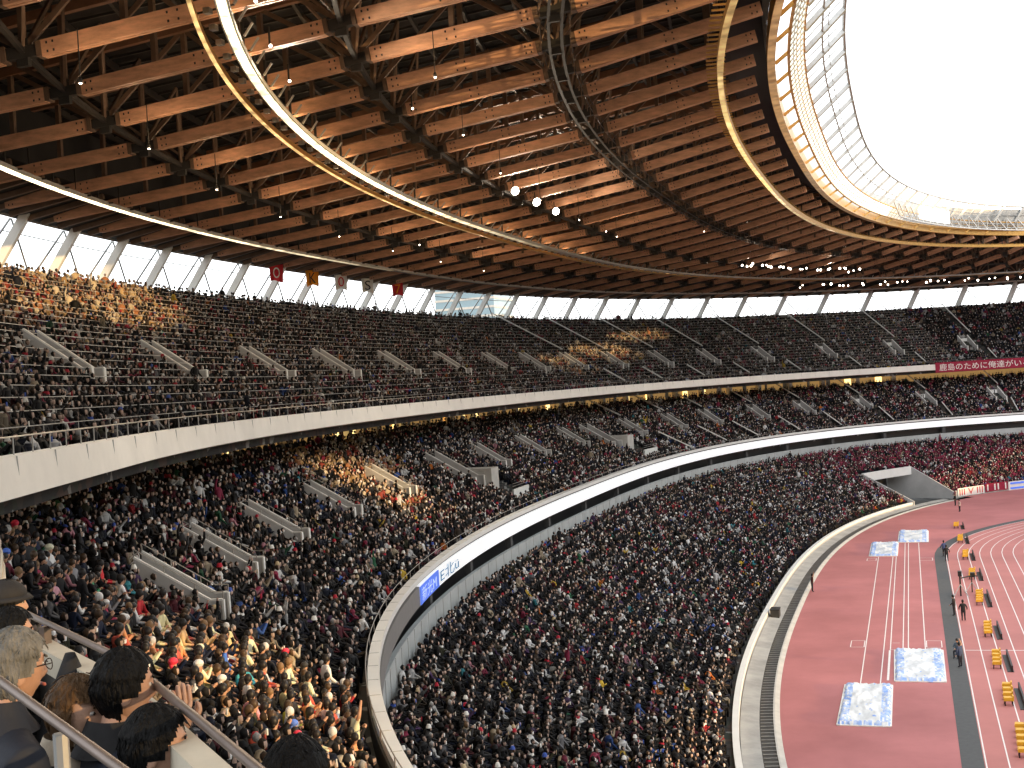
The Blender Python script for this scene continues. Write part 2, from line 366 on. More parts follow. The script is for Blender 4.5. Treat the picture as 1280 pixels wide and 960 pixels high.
# stairwells in the two upper tiers
def zf(T,a): return T['z0']+max(0,(a-T['a0'])/T['da'])*T['dz']
ORD='first second third fourth fifth sixth seventh eighth ninth tenth eleventh twelfth thirteenth fourteenth fifteenth sixteenth seventeenth eighteenth nineteenth twentieth'.split()
HOLES={'middle':[], 'upper':[]}
def stairwell(T,key,s,aF,aB,w,label,group,big=False):
    root=empty('stairwell',p3(s,(aF+aB)/2,zf(T,aF)),label,'stairwell',group)
    HOLES[key].append((s-w/2-.2,s+w/2+.2,aF-.5,aB+.6))
    for sg in(-1,1):
        mb=MB(); q=[]
        ss=s+sg*w/2
        top=[(aB+.3,zf(T,aB)+1.35),(aF+.5,zf(T,aF)+1.1),(aF,zf(T,aF)+1.1)]
        bot=[(aF,zf(T,aF)-.3),(aB+.3,zf(T,aB)-2.6)]
        A=[p3(ss-.08,a,z) for a,z in top+bot]; B=[p3(ss+.08,a,z) for a,z in top+bot]; k=len(A)
        mb.add(A+B,[tuple(range(k)),tuple(range(2*k-1,k-1,-1))]+[(i,i+k,(i+1)%k+k,(i+1)%k) for i in range(k)],'grey_panel')
        o=mb.obj('side_wall',root)
        mb=MB(); tp=[p3(ss,a,z+.03) for a,z in top]
        for i in range(2): mb.bar(tp[i],tp[i+1],.17,.06,'white')
        mb.bar(tp[2]+Vector((0,0,-.01)),p3(ss,aF-.02,zf(T,aF)),.2,.07,'white')
        mb.obj('coping',root)
        if key=='upper': continue
        mb=MB(); tr=[p3(ss,a,z+.3) for a,z in top]; mb.tube(tr,.018,'rail',5)
        for a in np.linspace(aF,aB+.3,4): mb.bar(p3(ss,a,np.interp(a,[aF,aF+.5,aB+.3],[top[2][1],top[1][1],top[0][1]])),p3(ss,a,np.interp(a,[aF,aF+.5,aB+.3],[top[2][1],top[1][1],top[0][1]])+.3),.03,.03,'rail')
        mb.obj('handrail',root)
    mb=MB()
    aa=np.linspace(aF,aB+.3,9)
    for i in range(8):
        z=zf(T,aF)-.02-.27*i; sweep(mb,[(aa[i],z),(aa[i+1],z),(aa[i+1],z-.27)],s-w/2+.1,s+w/2-.1,w,'concrete')
    mb.obj('steps',root)
    mb=MB(); sweep(mb,[(aB+.3,zf(T,aB)-2.6),(aB+.3,zf(T,aB)+.85),(aB+.55,zf(T,aB)+.85)],s-w/2,s+w/2,w,'white' ); mb.obj('rear_wall',root)
    mb=MB(); 
    for z in(.95,1.15,1.35): mb.bar(p3(s-w/2,aB+.45,zf(T,aB)+z),p3(s+w/2,aB+.45,zf(T,aB)+z),.03,.03,'rail')
    mb.obj('guard_rail',root)
    if big:
        # enclosed booth and level platform beside the stairs
        s1,s2=s-w/2-4.6,s-w/2-.1; z0=zf(T,aF-1.8)
        HOLES[key].append((s1-.4,s-w/2+.2,aF-2.6,aF+1.9))
        mb=MB(); zt=z0+2.3
        vs=[p3(s2-.1,aF-.6,z0),p3(s2-.1,aF+2.2,z0),p3(s1+2.3,aF+2.2,z0),p3(s1+2.3,aF-.6,z0)]
        mb.add(vs+[v+Vector((0,0,2.5)) for v in vs],[(0,1,5,4),(1,2,6,5),(2,3,7,6),(3,0,4,7),(4,5,6,7)],'conc_light'); mb.obj('booth',root)
        mb=MB(); sweep(mb,[(aF-2.5,z0-.4),(aF-2.5,z0+.75),(aF-2.35,z0+.75),(aF-2.35,z0+.05),(aF-.4,z0+.05)],s1-.3,s2,2,'white'); mb.obj('platform',root)
        mb=MB()
        for z in(1.,1.2): mb.bar(p3(s1-.3,aF-2.42,z0+z),p3(s2,aF-2.42,z0+z),.03,.03,'rail')
        mb.obj('platform_rail',root)
    return root
for i,s in enumerate(VU):
    stairwell(TU,'upper',s+1.6,90.6,93.5,1.5,f'{ORD[i]} grey stairwell from the left end, cut into the top tier','stairwells in the top tier')
j=0
for i,s in enumerate(VM):
    b=s in BIG; FAM[0]=1
    lab=(('large grey stairwell with a booth and platform, nearer of the two in the middle tier' if i<8 else 'large grey stairwell with a booth and platform, farther of the two in the middle tier') if b
         else f'{ORD[j]} plain grey stairwell from the left end, cut into the middle tier')
    if not b: j+=1
    stairwell(TM,'middle',s+1.3,84.6 if not b else 83.6,87.4,1.7 if not b else 2.4,lab,'stairwells in the middle tier',b)
FAM[0]=0
# aisle steps above and below the stairwells (light grey stairs)
def aisles(T,VS,root,aF,aB,w=1.0):
    for s in VS:
        mb=MB()
        a1=T['a0']+T['n']*.8-.3
        for (x0,x1) in((T['a0'],aF-.4),(aB+.7,a1)):
            k=int((x1-x0)/.4)
            for q in range(k):
                a=x0+.4*q; sweep(mb,[(a,zf(T,a)+.12),(a+.4,zf(T,a)+.12),(a+.4,zf(T,a+.4)+.12)],s-w/2,s+w/2,w,'conc_light')
        mb.bar(p3(s,T['a0'],zf(T,T['a0'])+1.35),p3(s,aF-.4,zf(T,aF)+1.25),.1,.14,'white'); mb.bar(p3(s,aB+.9,zf(T,aB+.9)+1.25),p3(s,a1,zf(T,a1)+1.25),.1,.14,'white')
        mb.obj('aisle_steps',root)
aisles(TU,[v for v in VU if v<290],upS,89.4,93.6)
FAM[0]=1
aisles(TM,[v for v in VM if v<290],midS,83.9,87.5)
FAM[0]=0
AIS={'upper':[(s-.55,s+.55) for s in VU if s<290],'middle':[(s-.55,s+.55) for s in VM if s<290],'lower':[]}
# entry passage in the lower tier
tun=empty('entry_tunnel',p3(TUN0,66,0),'grey entry tunnel under a white beam, opening through the lowest tier to the track','tunnel')
for nm,s in (('near_side_wall',TUN1),('far_side_wall',TUN0)):
    mb=MB(); A=[p3(s,a,z) for a,z in((62.3,-.1),(62.3,.75),(TUNA,zf(TL,TUNA)+1.0),(TUNA+5,zf(TL,TUNA)+1.0),(TUNA+5,-.1))]; B=[p3(s+.25,a,z) for a,z in((62.3,-.1),(62.3,.75),(TUNA,zf(TL,TUNA)+1.0),(TUNA+5,zf(TL,TUNA)+1.0),(TUNA+5,-.1))]
    mb.add(A+B,[tuple(range(5)),tuple(range(9,4,-1))]+[(i,i+5,(i+1)%5+5,(i+1)%5) for i in range(5)],'grey_panel'); mb.obj('side_wall',tun)
mb=MB(); zz=zf(TL,TUNA); sweep(mb,[(TUNA-.15,zz-.15),(TUNA+.3,zz-.15),(TUNA+.3,zz+1.05),(TUNA-.15,zz+1.05)],TUN0+.3,TUN1-.02,2,'white',closed=True); mb.obj('header_beam',tun)
mb=MB(); sweep(mb,[(TUNA+4.8,-.1),(TUNA+4.8,zz)],TUN0+.3,TUN1,2,'conc_dark'); mb.obj('rear_wall',tun)
# ------------------------------------------------------------------ roof
FAM[0]=2
roof=empty('roof_deck',p3(330,80,40),'dark metal underside of the stadium roof above the timber trusses','roof')
mb=MB()
inner=[(99.2,33.3),(99,36.4)]+[(a,36.4+(99-a)*.117) for a in np.arange(97.2,61,-1.8)]+[(61,40.9),(58.7,41.0)]
sweep(mb,[(104.6,32.25),(104.0,32.35)]+inner,170,470,2.0,'deck'); mb.obj('roof_panel',roof)
mb=MB(); sweep(mb,[(104.6,32.2),(104.0,32.35),(102,32.8)]+inner,470,PER+170,1.6,'deck',keep=blocks); mb.obj('far_roof_panel',roof)
mb=MB(); sweep(mb,[(104.7,32.1),(104.7,32.9),(99.5,38),(61,42.),(58.75,42.),(58.55,39.12)],170,PER+170,3,'steel',keep=blocks); mb.obj('roof_covering',roof)
mb=MB()
for k,a in enumerate(np.arange(64,98,2.6)):
    z=36.1+(99-a)*.117; S_=np.arange(174,456,3.07)
    for i in range(len(S_)-1): mb.bar(p3(S_[i],a,z),p3(S_[i+1],a,z),.16,.3,'steel_dark')
mb.obj('purlin',roof)
mb=MB()
for s in np.arange(175,455,1.54):
    mb.bar(p3(s,98.6,36.25),p3(s,61.5,40.65),.1,.12,'steel_dark')
mb.obj('deck_rib',roof)
mb=MB()
for s in np.arange(172,452,2.05):   # dark soffit slats between eave and outer gutter ring
    mb.bar(p3(s,104.3,32.15),p3(s,99.2,33.1),.25,.3,'steel_brown')
mb.obj('eave_slat',roof)
# added unseen blockers on the far side, holed to shape the sun patches
scr=empty('added_sun_blocker',p3(0,54,42),'added unseen sun blocker standing on the opposite rim of the roof opening','screen')
mb=MB(); sweep(mb,[(58,z) for z in (41,42.5,44,45.5,47,48.5,50,51.5,53)],-170,175,1.5,'steel',keep=lambda c: c[0]<60 or blocks(c)); mb.obj('rim_blocker',scr)
mb=MB(); sweep(mb,[(100,31),(100,33.5),(99,36)],-170,175,1.5,'steel',keep=blocks); mb.obj('eave_blocker',scr)
mb=MB(); sweep(mb,[(104.2,28.3),(104.2,29.6),(104.2,31.),(104.2,32.5)],470,PER+168,1.5,'steel',keep=blocks); mb.obj('window_blocker',scr)  # added to close the far windows against stray sun
P3=p3
JA=[(92.2,.85),(78.7,.75),(69.6,.95)]
SEG=[(103.4,93.05),(91.35,79.45),(77.95,70.55),(68.65,59.3)]
def nrm(v): v=Vector(v); v.normalize(); return v
def truss(s,label):
    s_=s
    def p3(ss,a,z): return P3(ss+.1*(84-a)*min(1,max(0,(s_-250)/50)),a,z)
    root=empty('roof_truss',p3(s,80,34.3),label,'roof truss','timber roof trusses')
    bol=[]
    for (a0,a1) in SEG:
        mb=MB(); P,Q=p3(s,a0,zroof(a0)+.1),p3(s,a1,zroof(a1)+.1); d=(Q-P).normalized(); X=nrm(d.cross(Vector((0,0,1)))); Z=X.cross(d)
        for sg in(-1,1): mb.bar(P+X*.115*sg,Q+X*.115*sg,.16,.6,'timber')
        L=(Q-P).length
        for e in (.25,.5,L*.5-.2,L*.5+.2,L-.5,L-.25):
            for hz in(-.16,.16):
                mb.box(P+d*e+Z*hz,(.205,.035,.045),'steel_dark',X,d,Z)
        mb.obj('timber_beam',root)
    for (a,h) in JA:
        mb=MB(); P,Q=p3(s,a+h,zroof(a+h)+.1),p3(s,a-h,zroof(a-h)+.1); mb.bar(P,Q,.3,.42,'steel_dark'); mb.bar(P,P+(Q-P)*.12,.5,.56,'steel_brown'); mb.bar(Q,Q+(P-Q)*.12,.5,.56,'steel_brown')
        mb.bar((P+Q)/2-Vector((0,0,.5)),(P+Q)/2+Vector((0,0,.5)),.2,.5,'steel_dark')
        mb.obj('steel_joint',root)
    T_=lambda a: p3(s,a,36.0+(99-a)*.117)
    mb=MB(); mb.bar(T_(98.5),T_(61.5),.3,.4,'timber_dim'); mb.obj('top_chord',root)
    mb=MB()
    B_=lambda a: p3(s,a,zroof(a)+.2)
    for a in (97,92.2,88,84,78.7,74.2,69.6,65.5,62): mb.bar(B_(a),T_(a),.2,.22,'steel_brown')
    for a,b in ((92.2,97),(92.2,88),(84,88),(78.7,84),(78.7,74.2),(69.6,74.2),(69.6,65.5),(62,65.5)): mb.bar(B_(a),T_(b),.14,.2,'steel_brown')
    for a in (92.2,78.7,69.6):
        for sg in(-1,1):
            mb.bar(B_(a),p3(s+sg*3.0,a-1,36.1+(100-a)*.117),.12,.14,'steel_brown'); mb.bar(B_(a),p3(s+sg*3.0,a+3.4,36.1+(95-a)*.117),.1,.12,'steel_brown')
    mb.obj('web_strut',root)
TS=list(np.arange(174.,452,6.15))
for i,s in enumerate(TS):
    if s>395: l='large timber roof truss at the upper left, its beams split by dark steel joints'
    elif s>340: l='timber roof truss crossing high above the bright inner gutter ring'
    elif s>290: l='timber roof truss over the middle of the long stand near the lit floodlights'
    else: l='small distant timber roof truss above the far end of the bowl'
    truss(float(s),l)
# continuous dark tie lines along the joint rows and a service catwalk
for a,nm in ((92.2,'roof_tie'),(78.7,'roof_tie')):
    mb=MB(); S_=np.arange(174,456,3.07)
    for i in range(len(S_)-1): mb.bar(p3(S_[i],a,zroof(a)+.15),p3(S_[i+1],a,zroof(a)+.15),.18,.2,'steel_dark')
    props(mb.obj(nm),'dark steel tie running along the outer row of truss joints' if a>90 else 'dark steel tie running along the middle row of truss joints','steel tie')
cw=empty('roof_catwalk',p3(330,69.6,36),'dark service catwalk hung between the timber trusses near the roof opening','catwalk')
mb=MB()
for aa in (69.9,69.3): sweep(mb,[(aa+.07,35.5),(aa-.07,35.5)],174,456,2,'steel_dark')
mb.obj('walkway',cw)
mb=MB()
for a in(70.3,68.9):
    for dz in(.6,1.1): mb.tube([p3(s,a,35.4+dz) for s in np.arange(174,456,2)],.03,'steel_dark',4)
    for s in np.arange(174,456,2): mb.bar(p3(s,a,35.4),p3(s,a,36.5),.04,.04,'steel_brown')
for s in np.arange(174,456,3.07): mb.bar(p3(s,70.4,35.5),p3(s+1.5,69,39.2),.06,.06,'steel_brown')
mb.obj('railing',cw)
# gutter rings; sun glint on the metal is painted as glowing strips
MT['beam_fill']=mat('beam_fill_glow',(1,.8,.6),.5,emit=(1,.66,.34),estr=9)
def glowmat(nm,c,e):
    m=mat(nm,(c[0]*.6,c[1]*.6,c[2]*.6),.4,metal=.3,emit=c,estr=e); nt=m.node_tree; N=nt.nodes; L=nt.links
    g=N.new('ShaderNodeTexCoord'); n=N.new('ShaderNodeTexNoise'); n.inputs['Scale'].default_value=1.1; n.inputs['Detail'].default_value=4; L.new(g.outputs['Object'],n.inputs['Vector'])
    r=N.new('ShaderNodeMapRange'); r.inputs[1].default_value=.35; r.inputs[2].default_value=.65; r.inputs[3].default_value=e*.35; r.inputs[4].default_value=e*1.4; L.new(n.outputs['Fac'],r.inputs[0]); L.new(r.outputs[0],N['Principled BSDF'].inputs['Emission Strength']); return m
def roof_ring(name,label,a,z,w,h,base,strips,ribs=None,extra=None):
    root=empty(name,p3(340,a,z),label,'light ring')  # gutter ring; its glowing strips are painted sun glint
    mb=MB(); sweep(mb,[(a-w/2,z-h/2),(a+w/2,z-h/2),(a+w/2,z+h/2),(a-w/2,z+h/2)],172,452,1.5,base,closed=True); mb.obj('gutter',root)
    for k,(s0,s1,e,ww,c,da) in enumerate(strips):
        gm='glow%.2f_%.1f_%.2f'%(e,c[0],c[2]); 
        if gm not in MT: MT[gm]=glowmat('ring_glint',c,e)
        mb=MB(); sweep(mb,[(a-w*ww/2+da,z-h/2-.03),(a+w*ww/2+da,z-h/2-.03),(a+w*ww/2+da,z-h/2-.01),(a-w*ww/2+da,z-h/2-.01)],s0,s1,1.5,gm,closed=True); mb.obj('glint_strip',root)
    if 80<a<90:
        mb=MB(); sweep(mb,[(a-.12,z+h/2+.03),(a+.12,z+h/2+.03)],300,452,3,'beam_fill'); mb.obj('beam_fill_strip',root)  # added glowing strip, unseen from below, brightens the beams
    if ribs:
        mb=MB()
        for s in np.arange(172,452,ribs[0]): mb.bar(p3(s,a+ribs[1],z+ribs[3]),p3(s,a+ribs[2],z+ribs[3]),ribs[4],ribs[4],ribs[5])
        mb.obj('rung',root)
    if extra: extra(root)
    return root
W_=(1,.83,.52); Gd=(1,.66,.25)
def fade(s0,s1,e0,e1,n,ww,c,da=0):
    S_=np.linspace(s0,s1,n+1); return [(min(S_[i],S_[i+1])+.004,max(S_[i],S_[i+1])-.004,e0+(e1-e0)*(i/(max(1,n-1)))**.7,ww,c,da) for i in range(n)]
def hang(a,z,zt,step,w,m):
    def f(root):
        mb=MB()
        for s in np.arange(173,452,step): mb.bar(p3(s,a,z),p3(s,a,zt),w,w,m)
        mb.obj('hanger',root)
    return f
roof_ring('outer_glint_ring','thin gutter ring with painted sun glint along the eave above the windows at left',98.8,32.5,.5,.22,'conc_light',
      [(372,452,4.,.8,W_,0)]+fade(372,318,3.6,.15,7,.8,W_),(3.07,-.5,.9,.05,.08,'steel_dark'),hang(98.8,32.8,34,3.07,.08,'steel_dark'))
def xB(root):
    mb=MB(); sweep(mb,[(84.75,33.35),(84.95,33.35),(84.95,33.6),(84.75,33.6)],172,452,1.5,'gold',closed=True); mb.obj('side_rail',root)
    for s0,s1,e,ww,c,da in [(360,452,1.1,1,Gd,0)]+fade(360,325,.9,.05,4,1,Gd):
        mb=MB(); sweep(mb,[(84.74,33.32),(84.96,33.32)],s0,s1,1.5,MT.setdefault('glowB%.2f'%e,glowmat('side_glint',Gd,e))); mb.obj('glint_strip',root)
    mb=MB()
    for s in np.arange(172,452,2.05):
        mb.bar(p3(s,85,33.62),p3(s,83,33.78),.05,.06,'steel_dark'); mb.box(p3(s+.6,84.2,33.5),(.12,.12,.1),'steel')
        mb.bar(p3(s+1,82.95,33.5),p3(s+1,82.5,33.95),.07,.07,'conc_light')
    mb.obj('rung',root)
    hang(83.5,33.7,35,3.07,.1,'steel_dark')(root)
roof_ring('middle_glint_ring','broad double ring with painted glint curving down from the top edge, brightest at upper left',83.45,33.5,.62,.2,'conc_light',
      [(362,452,3.2,.7,W_,0)]+fade(362,312,2.8,.04,9,.7,W_),None,xB)
roof_ring('golden_ring','slender golden ring near the roof opening',61.35,36.7,.34,.4,'gold',
      fade(452,372,.25,.45,4,1,Gd)+fade(372,318,.8,1.5,4,.9,(1,.7,.28))+fade(318,262,1.2,.05,5,.8,(1,.75,.4)),(1.02,-.3,.75,.3,.09,'gold'),hang(61.4,36.9,39,3.07,.1,'steel_dark'))
# roof opening rim: golden box ring, rungs, steel and glass lattice
rim=empty('opening_rim',p3(340,57,39),'gold and white steel lattice rim around the roof opening, sun glow painted on','roof rim')
mb=MB(); sweep(mb,[(58.05,38.15),(58.55,38.1),(58.55,39.1),(58.05,39.1)],172,452,1.5,'gold',closed=True); mb.obj('box_ring',rim)
for s0,s1,e,ww,c,da in fade(452,330,.12,.3,5,1,(1,.6,.25))+fade(330,262,.3,.03,5,1,(1,.7,.4)):
    mb=MB(); sweep(mb,[(58.06,38.12),(58.54,38.08)],s0,s1,1.5,MT.setdefault('glowD%.2f'%e,glowmat('rim_glint',c,e))); mb.obj('glint_strip',rim)  # sun glint on the rim painted as a glow
mb=MB()
for s in np.arange(172,452,6.15): mb.bar(p3(s,58.05,38.4),p3(s,57.2,38.95),.14,.2,'gold')
mb.obj('rung',rim)
for a,z,r,m_ in((57.2,38.9,.1,'gold'),(56.9,39.25,.05,'white'),(56.7,39.5,.05,'gold'),(56.45,39.8,.05,'white'),(56.2,40.05,.1,'gold')):
    mb=MB(); mb.tube([p3(s,a,z) for s in np.arange(172,452,1.5)],r,m_,5); mb.obj('hoop',rim)
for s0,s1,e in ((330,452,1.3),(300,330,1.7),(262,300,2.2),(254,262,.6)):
    mb=MB(); sweep(mb,[(57.15,38.95),(56.25,40.0)],s0,s1,1.5,MT.setdefault('glz%.1f'%e,mat('glare_glazing',(.75,.74,.7),.35,emit=(1,.95,.82),estr=e,noise=.3,nscale=1.5))); mb.obj('glazing',rim)  # sun glare on the glass painted as its own emission
mb=MB()
for s in np.arange(172,452,1.54): mb.bar(p3(s,57.15,38.85),p3(s,56.2,39.95),.05,.08,'steel')
mb.obj('glazing_bar',rim)
mb=MB()
for s in np.arange(172,452,6.15):
    mb.bar(p3(s,56.2,40.05),p3(s,53.55,42.3),.3,.3,'steel')
    mb.bar(p3(s+3.07,56.2,40.05),p3(s+3.07,53.9,42.0),.05,.08,'steel')
for s in np.arange(172,262,3.07):
    mb.bar(p3(s,55.6,40.5),p3(s,55.5,38.9),.12,.12,'steel'); mb.bar(p3(s,55.5,38.9),p3(s+3.07,55.5,40.6),.12,.12,'white')
mb.obj('bracket',rim)
for a,z,r in((55.0,41.1,.07),(53.55,42.35,.13),(54.6,41.45,.03)):
    mb=MB(); mb.tube([p3(s,a,z) for s in np.arange(172,452,1.5)],r,'steel',5); mb.obj('hoop',rim)
mb=MB(); mb.tube([p3(s,55.5,38.9) for s in np.arange(172,262,1.5)],.1,'white',5); mb.obj('hoop',rim)
mb=MB(); sweep(mb,[(55.15,39.2),(55.15,41.2)],238.5,252,1.5,MT.setdefault('screenlit',mat('lit_screen',(.8,.8,.8),.5,emit=(1,1,1),estr=2.2))); 
scrn=mb.obj('display_screen'); props(scrn,'glaring white screen hung on the far rim of the roof opening','screen')
# slanted white columns, eave window braces
def column(s,label):
    root=empty('slanted_column',p3(s,106,28),label,'column','slanted white columns along the top windows')
    mb=MB(); mb.bar(p3(s+.8,107.6,26.5),p3(s-.5,104.2,32.6),1.15,.5,'white'); mb.obj('shaft',root)
    mb=MB(); mb.bar(p3(s+3.3,105.8,28.8),p3(s-.2,105.2,32.2),.09,.1,'steel_grey'); 
    mb.bar(p3(s+3.3,105.8,28.8),p3(s+6.4,105.2,32.2),.09,.1,'steel_grey'); mb.obj('brace',root)
for s in np.arange(364.6-6.75*30,430,6.75):
    l='broad slanted white column between the bright windows at upper left' if s>300 else ('slanted white column between the small far windows' if s>240 else 'slanted column between the large pale windows at far right')
    column(float(s),l)
wr=empty('window_rail',p3(330,105.6,30),'thin transom bars crossing the row of windows under the eave','rail')
mb=MB()
for a,z,r in((105.7,31.5,.035),): mb.tube([p3(s,a,z) for s in np.arange(172,430,2.2)],r,'steel_dark',4)
mb.obj('transom',wr)
# floodlights
def floodlight(s,a,z,r,lit,label,group,power=0):
    x,y,nx,ny,tx,ty=[float(v) for v in frame(s,a)]; root=empty('floodlight',(x,y,z),label,'floodlight',group)
    d=Vector((nx*.75+0,ny*.75-.3,-.75)).normalized() if True else None
    d=(Vector((0,0,19))-Vector((x,y,z))).normalized()*.6+Vector((nx,ny,-.6))*.5; d.normalize()
    p=Vector((x,y,z)); mb=MB(); mb.tube([p-d*r*1.1,p-d*r*.3,p],[r*.5,r*.9,r*1.05],'black',10); mb.bar(p-d*r*.6,p-d*r*.6+Vector((0,0,.7)),.06,.06,'steel_dark'); mb.obj('housing',root)
    mb=MB(); mb.ell(p,(r*.9,r*.9,r*.9) ,lit,10,6); mb.obj('lens',root)
    if power:
        L=bpy.data.lights.new('floodlight_lamp','SPOT'); L.energy=power; L.color=(1,.85,.65); L.spot_size=math.radians(150); L.shadow_soft_size=.3
        o=bpy.data.objects.new('lamp',L); COL.objects.link(o); o.location=p+d*(r+.15); o.rotation_euler=(-d).to_track_quat('Z','Y').to_euler(); o.parent=root; o.matrix_parent_inverse=Matrix.Translation(-root.location)
W3=['nearest','middle','farthest']
for i,s in enumerate((349.,342.,335.5)): floodlight(s,77.,34.2,.33,'lampglow',f'{W3[i]} of the three large glaring floodlights under the timber roof','large lit floodlights',2500)
for i,s in enumerate((404.,398.,392.)): floodlight(s,82.,33.7,.07,'spark',f'{W3[i]} small added fill lamp lighting the beams beside the bright upper left ring','added fill lamps beside the bright ring',1600)  # added lamps to brighten the beams near the ring
def fill_lamp(s,a,k,where):  # added lamp, hung only to brighten the roof timber
    root=empty('fill_lamp',p3(s,a,zroof(a)-1.9),f'{ORD[k]} tiny added fill lamp from the near end, hung under the beams {where} the bright ring','lamp','tiny added fill lamps hung under the beams')
    p=p3(s,a,zroof(a)-1.9); mb=MB(); mb.tube([p,p+Vector((0,0,.12)),p+Vector((0,0,.2))],[.09,.08,.04],'black',8); mb.bar(p+Vector((0,0,.2)),p+Vector((0,0,1.9)),.03,.03,'steel_dark'); mb.obj('housing',root)
    mb=MB(); mb.ell(p,(.05,.05,.05),'spark',8,5); mb.obj('lens',root)
    L=bpy.data.lights.new('fill_lamp','POINT'); L.energy=260; L.color=(1,.68,.4); L.shadow_soft_size=.3
    o=bpy.data.objects.new('lamp',L); COL.objects.link(o); o.location=p-Vector((0,0,.35)); o.parent=root; o.matrix_parent_inverse=Matrix.Translation(-root.location)
for k,s in enumerate(np.arange(440,310,-12.3)): fill_lamp(float(s),89.5,k,'outside')
for k,s in enumerate(np.arange(434,320,-14.)): fill_lamp(float(s),75.,k,'inside')
for i in range(26):
    s=265-i*1.35+random.uniform(-.4,.4); floodlight(s,77.5-random.random()*3,34.3+random.uniform(-.2,.3),random.uniform(.1,.19),'spark','small glaring spotlight in the cluster under the far roof','far cluster of small spotlights',900 if i%8==3 else 0)
for i in range(30):
    s=230-i*1.35+random.uniform(-.5,.5); floodlight(s,92-random.random()*3,32.9+random.uniform(-.2,.3),random.uniform(.1,.2),'spark','small spotlight in the row above the far right windows','row of small spotlights at far right')
for i in range(7):
    s=random.uniform(270,420); a=random.choice([77.4,90.9,70.9]); floodlight(s,a,zroof(a)-.3,.06,'spark','tiny lit spotlight clipped to a roof truss joint','tiny spotlights on the trusses')
FAM[0]=0
# ------------------------------------------------------------------ writing bent along the rings
def glyphs(txt):
    c=bpy.data.curves.new('writing','FONT'); c.body=txt; c.size=1; c.resolution_u=3
    o=bpy.data.objects.new('writing',c); COL.objects.link(o); bpy.context.view_layer.update()
    me=bpy.data.meshes.new_from_object(o.evaluated_get(bpy.context.evaluated_depsgraph_get())); vs=[tuple(v.co) for v in me.vertices]; fs=[tuple(p.vertices) for p in me.polygons]
    bpy.data.objects.remove(o); bpy.data.meshes.remove(me); return vs,fs
def ring_text(txt,s0,s1,a,z0,z1,m,name,parent):
    vs,fs=glyphs(txt); x0=min(v[0] for v in vs); x1=max(v[0] for v in vs); y0=min(v[1] for v in vs); y1=max(v[1] for v in vs)
    mb=MB(); mb.add([p3(s0+(s1-s0)*(v[0]-x0)/(x1-x0),a,z0+(z1-z0)*(v[1]-y0)/(y1-y0)) for v in vs],fs,m); return mb.obj(name,parent)
ad=empty('led_advert',p3(374,78.3,10.2),'blue and white advertising panel at the near end of the lit balcony board','advert')
mb=MB(); sweep(mb,[(78.36,9.74),(78.40,9.74),(78.40,10.64),(78.36,10.64)],374.2,380.6,.8,'adblue',closed=True); mb.obj('blue_panel',ad)
MT['adpale']=mat('advert_letters_pale',(.6,.7,.95),.4,emit=(.55,.68,1),estr=.55)
ring_text('新光M',380.2,375.2,78.33,9.85,10.55,'adpale','lettering',ad)
ring_text('E北ü',373.6,367.6,78.37,9.85,10.55,'adink','lettering',ad)
ban=empty('supporters_banner',p3(200,84.6,19),'long crimson banner with white Japanese writing hung on the top balcony','banner')
mb=MB(); sweep(mb,[(84.60,18.15),(84.64,18.15),(84.64,19.75),(84.60,19.75)],184,210.3,.7,'crimson',closed=True); mb.obj('cloth',ban)
ring_text('鹿島のために俺達がいる',209.6,194.4,84.57,18.4,19.5,'whitecloth','lettering',ban)
FAM[0]=2
# flags under the eave
def flag(s,m,txt,tm,label,z=32.3,w=1.25,h=1.5):
    root=empty('hanging_flag',p3(s,104,z),label,'flag'); mb=MB(); nu,nv=9,9; vs=[]; O=p3(s,103.6,z); AX=Vector((.87,.49,0)); NX=Vector((.49,-.87,0))
    for j in range(nv+1):
        for i in range(nu+1):
            u=i/nu; v=j/nv; vs.append(O+AX*(w*(u-.5)*(1-.12*v))+NX*(.12*math.sin(u*7+v*3+s)+.1*v)-Vector((0,0,h*v*(1-.08*math.sin(u*5+s)))))
    mb.add(vs,[(j*(nu+1)+i,j*(nu+1)+i+1,(j+1)*(nu+1)+i+1,(j+1)*(nu+1)+i) for j in range(nv) for i in range(nu)],m); mb.obj('cloth',root,smooth=True)
    vs,fs=glyphs(txt); x0=min(v[0] for v in vs); x1=max(v[0] for v in vs); y0=min(v[1] for v in vs); y1=max(v[1] for v in vs); mb=MB()
    mb.add([O+AX*(.58*((v[0]-x0)/(x1-x0)-.5))+NX*.34-Vector((0,0,h*.82-h*.64*(v[1]-y0)/(y1-y0))) for v in vs],fs,tm); mb.obj('letter',root)
flag(333.3,'redcloth','O','whitecloth','red flag with a white letter O hanging under the eave at left')
flag(325.9,'orangecloth','K','black','orange flag with a black letter K hanging under the eave')
flag(319.8,'whitecloth','0','redcloth','white flag with a red zero hanging under the eave')
flag(313.9,'whitecloth','S','black','white flag with a small black letter hanging under the eave')
flag(306.9,'redcloth','7','orangecloth','red flag with an orange mark hanging under the eave, farthest flag')
FAM[0]=0
